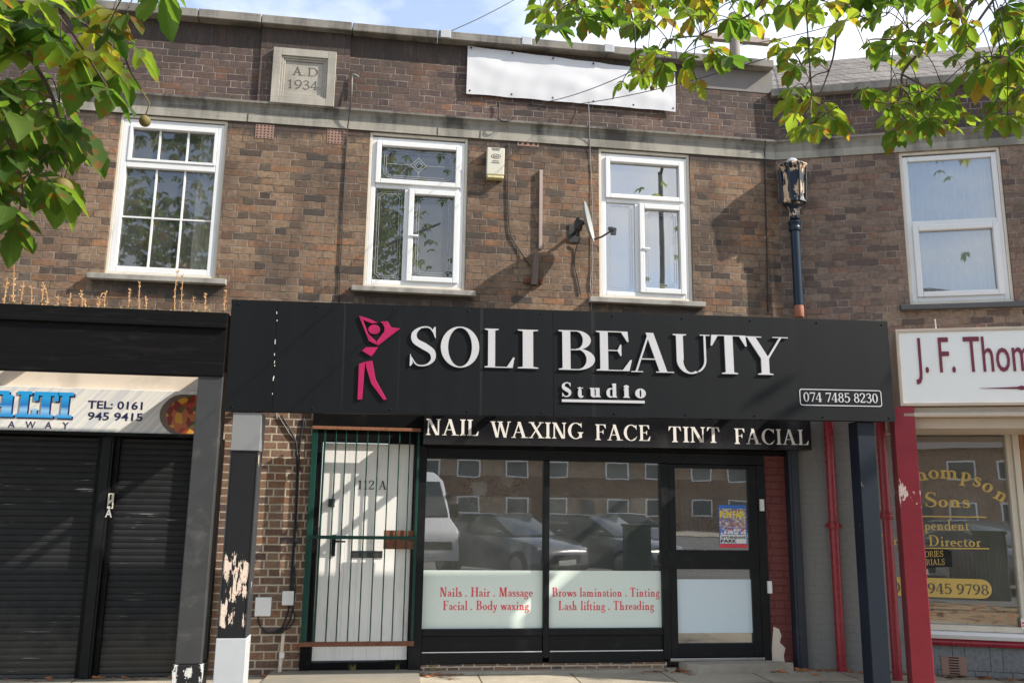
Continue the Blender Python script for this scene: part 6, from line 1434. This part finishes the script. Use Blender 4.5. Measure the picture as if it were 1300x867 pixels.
def vehicle(label, cat, loc, rot, paint, van=False):
    root = thing('parked_van' if van else 'parked_car', label, cat, (0, 0, 0), group=None if van else 'cars parked behind the viewer')
    pm = plain('car_paint', paint, .22, .04, 3, 0, coat=1.0)
    if van:
        secs = [(-2.7,.95,.35,2.45,.12), (.9,.98,.35,2.5,.14), (1.45,.96,.35,2.3,.16), (2.05,.92,.35,1.38,.16), (2.6,.88,.35,1.12,.14), (2.75,.80,.38,.9,.1)]
        ws = [(1.44,.80,1.42,2.2,.1), (2.06,.78,1.35,1.40,.05)]; wx = (-1.7, 1.85); hl = (2.62, .72, .98); gr = (2.72, .62, .72); pz = .52
    else:
        secs = [(-2.05,.74,.35,.78,.1), (-1.9,.84,.22,.98,.12), (-1.2,.88,.2,1.0,.12), (.7,.88,.2,.98,.12), (1.6,.84,.22,.86,.12), (1.98,.76,.28,.70,.1), (2.05,.66,.35,.6,.06)]
        ws = None; wx = (-1.25, 1.3); hl = (1.93, .62, .66); gr = (2.02, .45, .50); pz = .42
    b = NB(); car_loft(b, secs); obj('body', b, pm, root, bevel=.03, smooth=True)
    if not van:
        b = NB(); car_loft(b, [(-1.85,.70,.95,1.02,.06), (-1.15,.68,.95,1.44,.14), (.1,.68,.95,1.46,.14), (.98,.72,.93,.98,.05)]); obj('glasshouse', b, MT['car_glass'], root, smooth=True)
        b = NB(); car_loft(b, [(-1.25,.64,1.43,1.465,.12), (.12,.64,1.45,1.485,.12)]); obj('roof', b, pm, root)
        for s in (-1, 1): obj('door_mirror', lathe(NB(), [(.03,-.06),(.09,-.03),(.09,.05),(.03,.07)], (.75, s*.98, 1.02), 10), pm, root, smooth=True)
    else:
        b = NB(); hexa(b, [(2.07,-.80,1.36), (2.07,.80,1.36), (1.5,.80,2.22), (1.5,-.80,2.22), (2.11,-.78,1.40), (2.11,.78,1.40), (1.54,.76,2.24), (1.54,-.76,2.24)]); obj('windscreen', b, MT['car_glass'], root)
        for s in (-1, 1): b = NB(); box(b, 1.0, 1.75, s*.955-.03, s*.955+.03, 1.4, 1.95); obj('side_window', b, MT['car_glass'], root); obj('door_mirror', box(NB(), 1.65, 1.75, s*1.12-.1, s*1.12+.1, 1.35, 1.7), MT['black'], root, bevel=.02)
    for x_ in wx:
        for s in (-1, 1):
            M_ = Matrix.Rotation(math.pi/2, 3, 'X'); rr_ = .33 if not van else .36
            o = obj('wheel', lathe(NB(), [(.10,-.09),(rr_*.9,-.10),(rr_,-.06),(rr_,.06),(rr_*.9,.10),(.10,.09)], (x_, s*.80, rr_), 20, M_), MT['tyre'], root, smooth=True)
            obj('rim', lathe(NB(), [(.03,-.105),(rr_*.62,-.103),(rr_*.62,.103),(.03,.105)], (x_, s*.80, rr_), 14, M_), MT['chrome'], o)
    for s in (-1, 1): b = NB(); box(b, hl[0]-.25, hl[0]+.0, s*hl[1]-.15, s*hl[1]+.13, hl[2]-.09, hl[2]+.07); obj('headlight', b, MT['lamp'], root, bevel=.03)
    b = NB(); box(b, gr[0]-.1, gr[0]+.04, -gr[1], gr[1], gr[2]-.1, gr[2]+.1); obj('grille', b, MT['black'], root, bevel=.02)
    b = NB(); box(b, gr[0]+.0, gr[0]+.06, -.26, .26, pz-.055, pz+.055); obj('blank_plate', b, MT['plate'], root, bevel=.005)
    root.location = loc; root.rotation_euler = (0, 0, rot)
    return root
RZ = GZ-.10
vehicle('white van parked facing the shops, reflected at the left of the shop window', 'van', (.02,-14.6,RZ), rad(70), (.72,.73,.74), True)
vehicle('dark grey hatchback parked next to the white van, reflected in the shop window', 'car', (3.0,-12.8,RZ), rad(58), (.11,.115,.125))
vehicle('black hatchback parked at an angle beside the grey one, reflected in the shop window', 'car', (5.4,-13.2,RZ), rad(52), (.05,.055,.065))
vehicle('silver car parked farther back across the road, reflected in the shop window', 'car', (7.4,-20.5,RZ), rad(175), (.45,.46,.48))
kx = (5.55,-10.4)
cb = thing('street_cabinet', 'dark green metal street cabinet on the verge, reflected beside the shop door', 'cabinet', (*kx, RZ))
obj('case', box(NB(), kx[0]-.28, kx[0]+.28, kx[1]-.2, kx[1]+.2, RZ, RZ+1.25), plain('cabinet_green', (.012,.04,.028), .45), cb, bevel=.01); obj('lid', box(NB(), kx[0]-.31, kx[0]+.31, kx[1]-.23, kx[1]+.23, RZ+1.25, RZ+1.31), MT['green'], cb, bevel=.01); obj('door', box(NB(), kx[0]-.24, kx[0]+.24, kx[1]+.2, kx[1]+.212, RZ+.1, RZ+1.2), MT['green'], cb, bevel=.004)
lp_ = thing('street_lamp', 'tall dark lamp post reflected in the right-hand upper window', 'street lamp', (6.75,-11.8,RZ))
obj('pole', tube(NB(), [(6.75,-11.8,RZ), (6.75,-11.8,1.4), (6.75,-11.8,1.5), (6.75,-11.8,10.2)], [.11,.11,.075,.06], 12), MT['charcoal'], lp_, smooth=True); obj('arm', tube(NB(), [(6.75,-11.8,10.1), (6.75,-11.3,10.5), (6.75,-10.6,10.55)], .04, 8), MT['charcoal'], lp_, smooth=True); obj('lamp_head', box(NB(), 6.62, 6.88, -10.7, -10.0, 10.48, 10.60), MT['charcoal'], lp_, bevel=.03)
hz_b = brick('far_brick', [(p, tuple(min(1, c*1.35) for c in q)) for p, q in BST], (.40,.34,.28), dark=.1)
for i in range(4):
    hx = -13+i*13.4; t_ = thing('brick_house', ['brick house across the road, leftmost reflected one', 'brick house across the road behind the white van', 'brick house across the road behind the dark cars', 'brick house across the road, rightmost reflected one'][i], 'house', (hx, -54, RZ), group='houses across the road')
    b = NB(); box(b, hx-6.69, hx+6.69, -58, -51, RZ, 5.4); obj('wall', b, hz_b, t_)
    b = NB(); hexa(b, [(hx-6.69,-58.3,5.4), (hx+6.69,-58.3,5.4), (hx+6.69,-50.7,5.4), (hx-6.69,-50.7,5.4), (hx-6.6,-54.6,8.2), (hx+6.6,-54.6,8.2), (hx+6.6,-54.4,8.2), (hx-6.6,-54.4,8.2)]); obj('roof', b, MT['slate'], t_)
    for wx_ in (-5, -2.2, 2.2, 5):
        for wz_ in (.9, 3.4): f_ = obj('window', (lambda b: (frame_step(b, hx+wx_-.8, hx+wx_+.8, wz_, wz_+1.2, .1, -51.05, -50.96),)and b)(NB()), MT['upvc'], t_); obj('pane', box(NB(), hx+wx_-.7, hx+wx_+.7, -51.02, -50.99, wz_+.1, wz_+1.1), MT['car_glass'], f_)
    obj('door', box(NB(), hx-.45, hx+.45, -51.04, -50.97, RZ, 2.0), MT['navy_plain'], t_)
b = NB(); box(b, -60, 60, -62, -40, GZ-.25, GZ-.04); struct('far_pavement', b, MT['apron'])
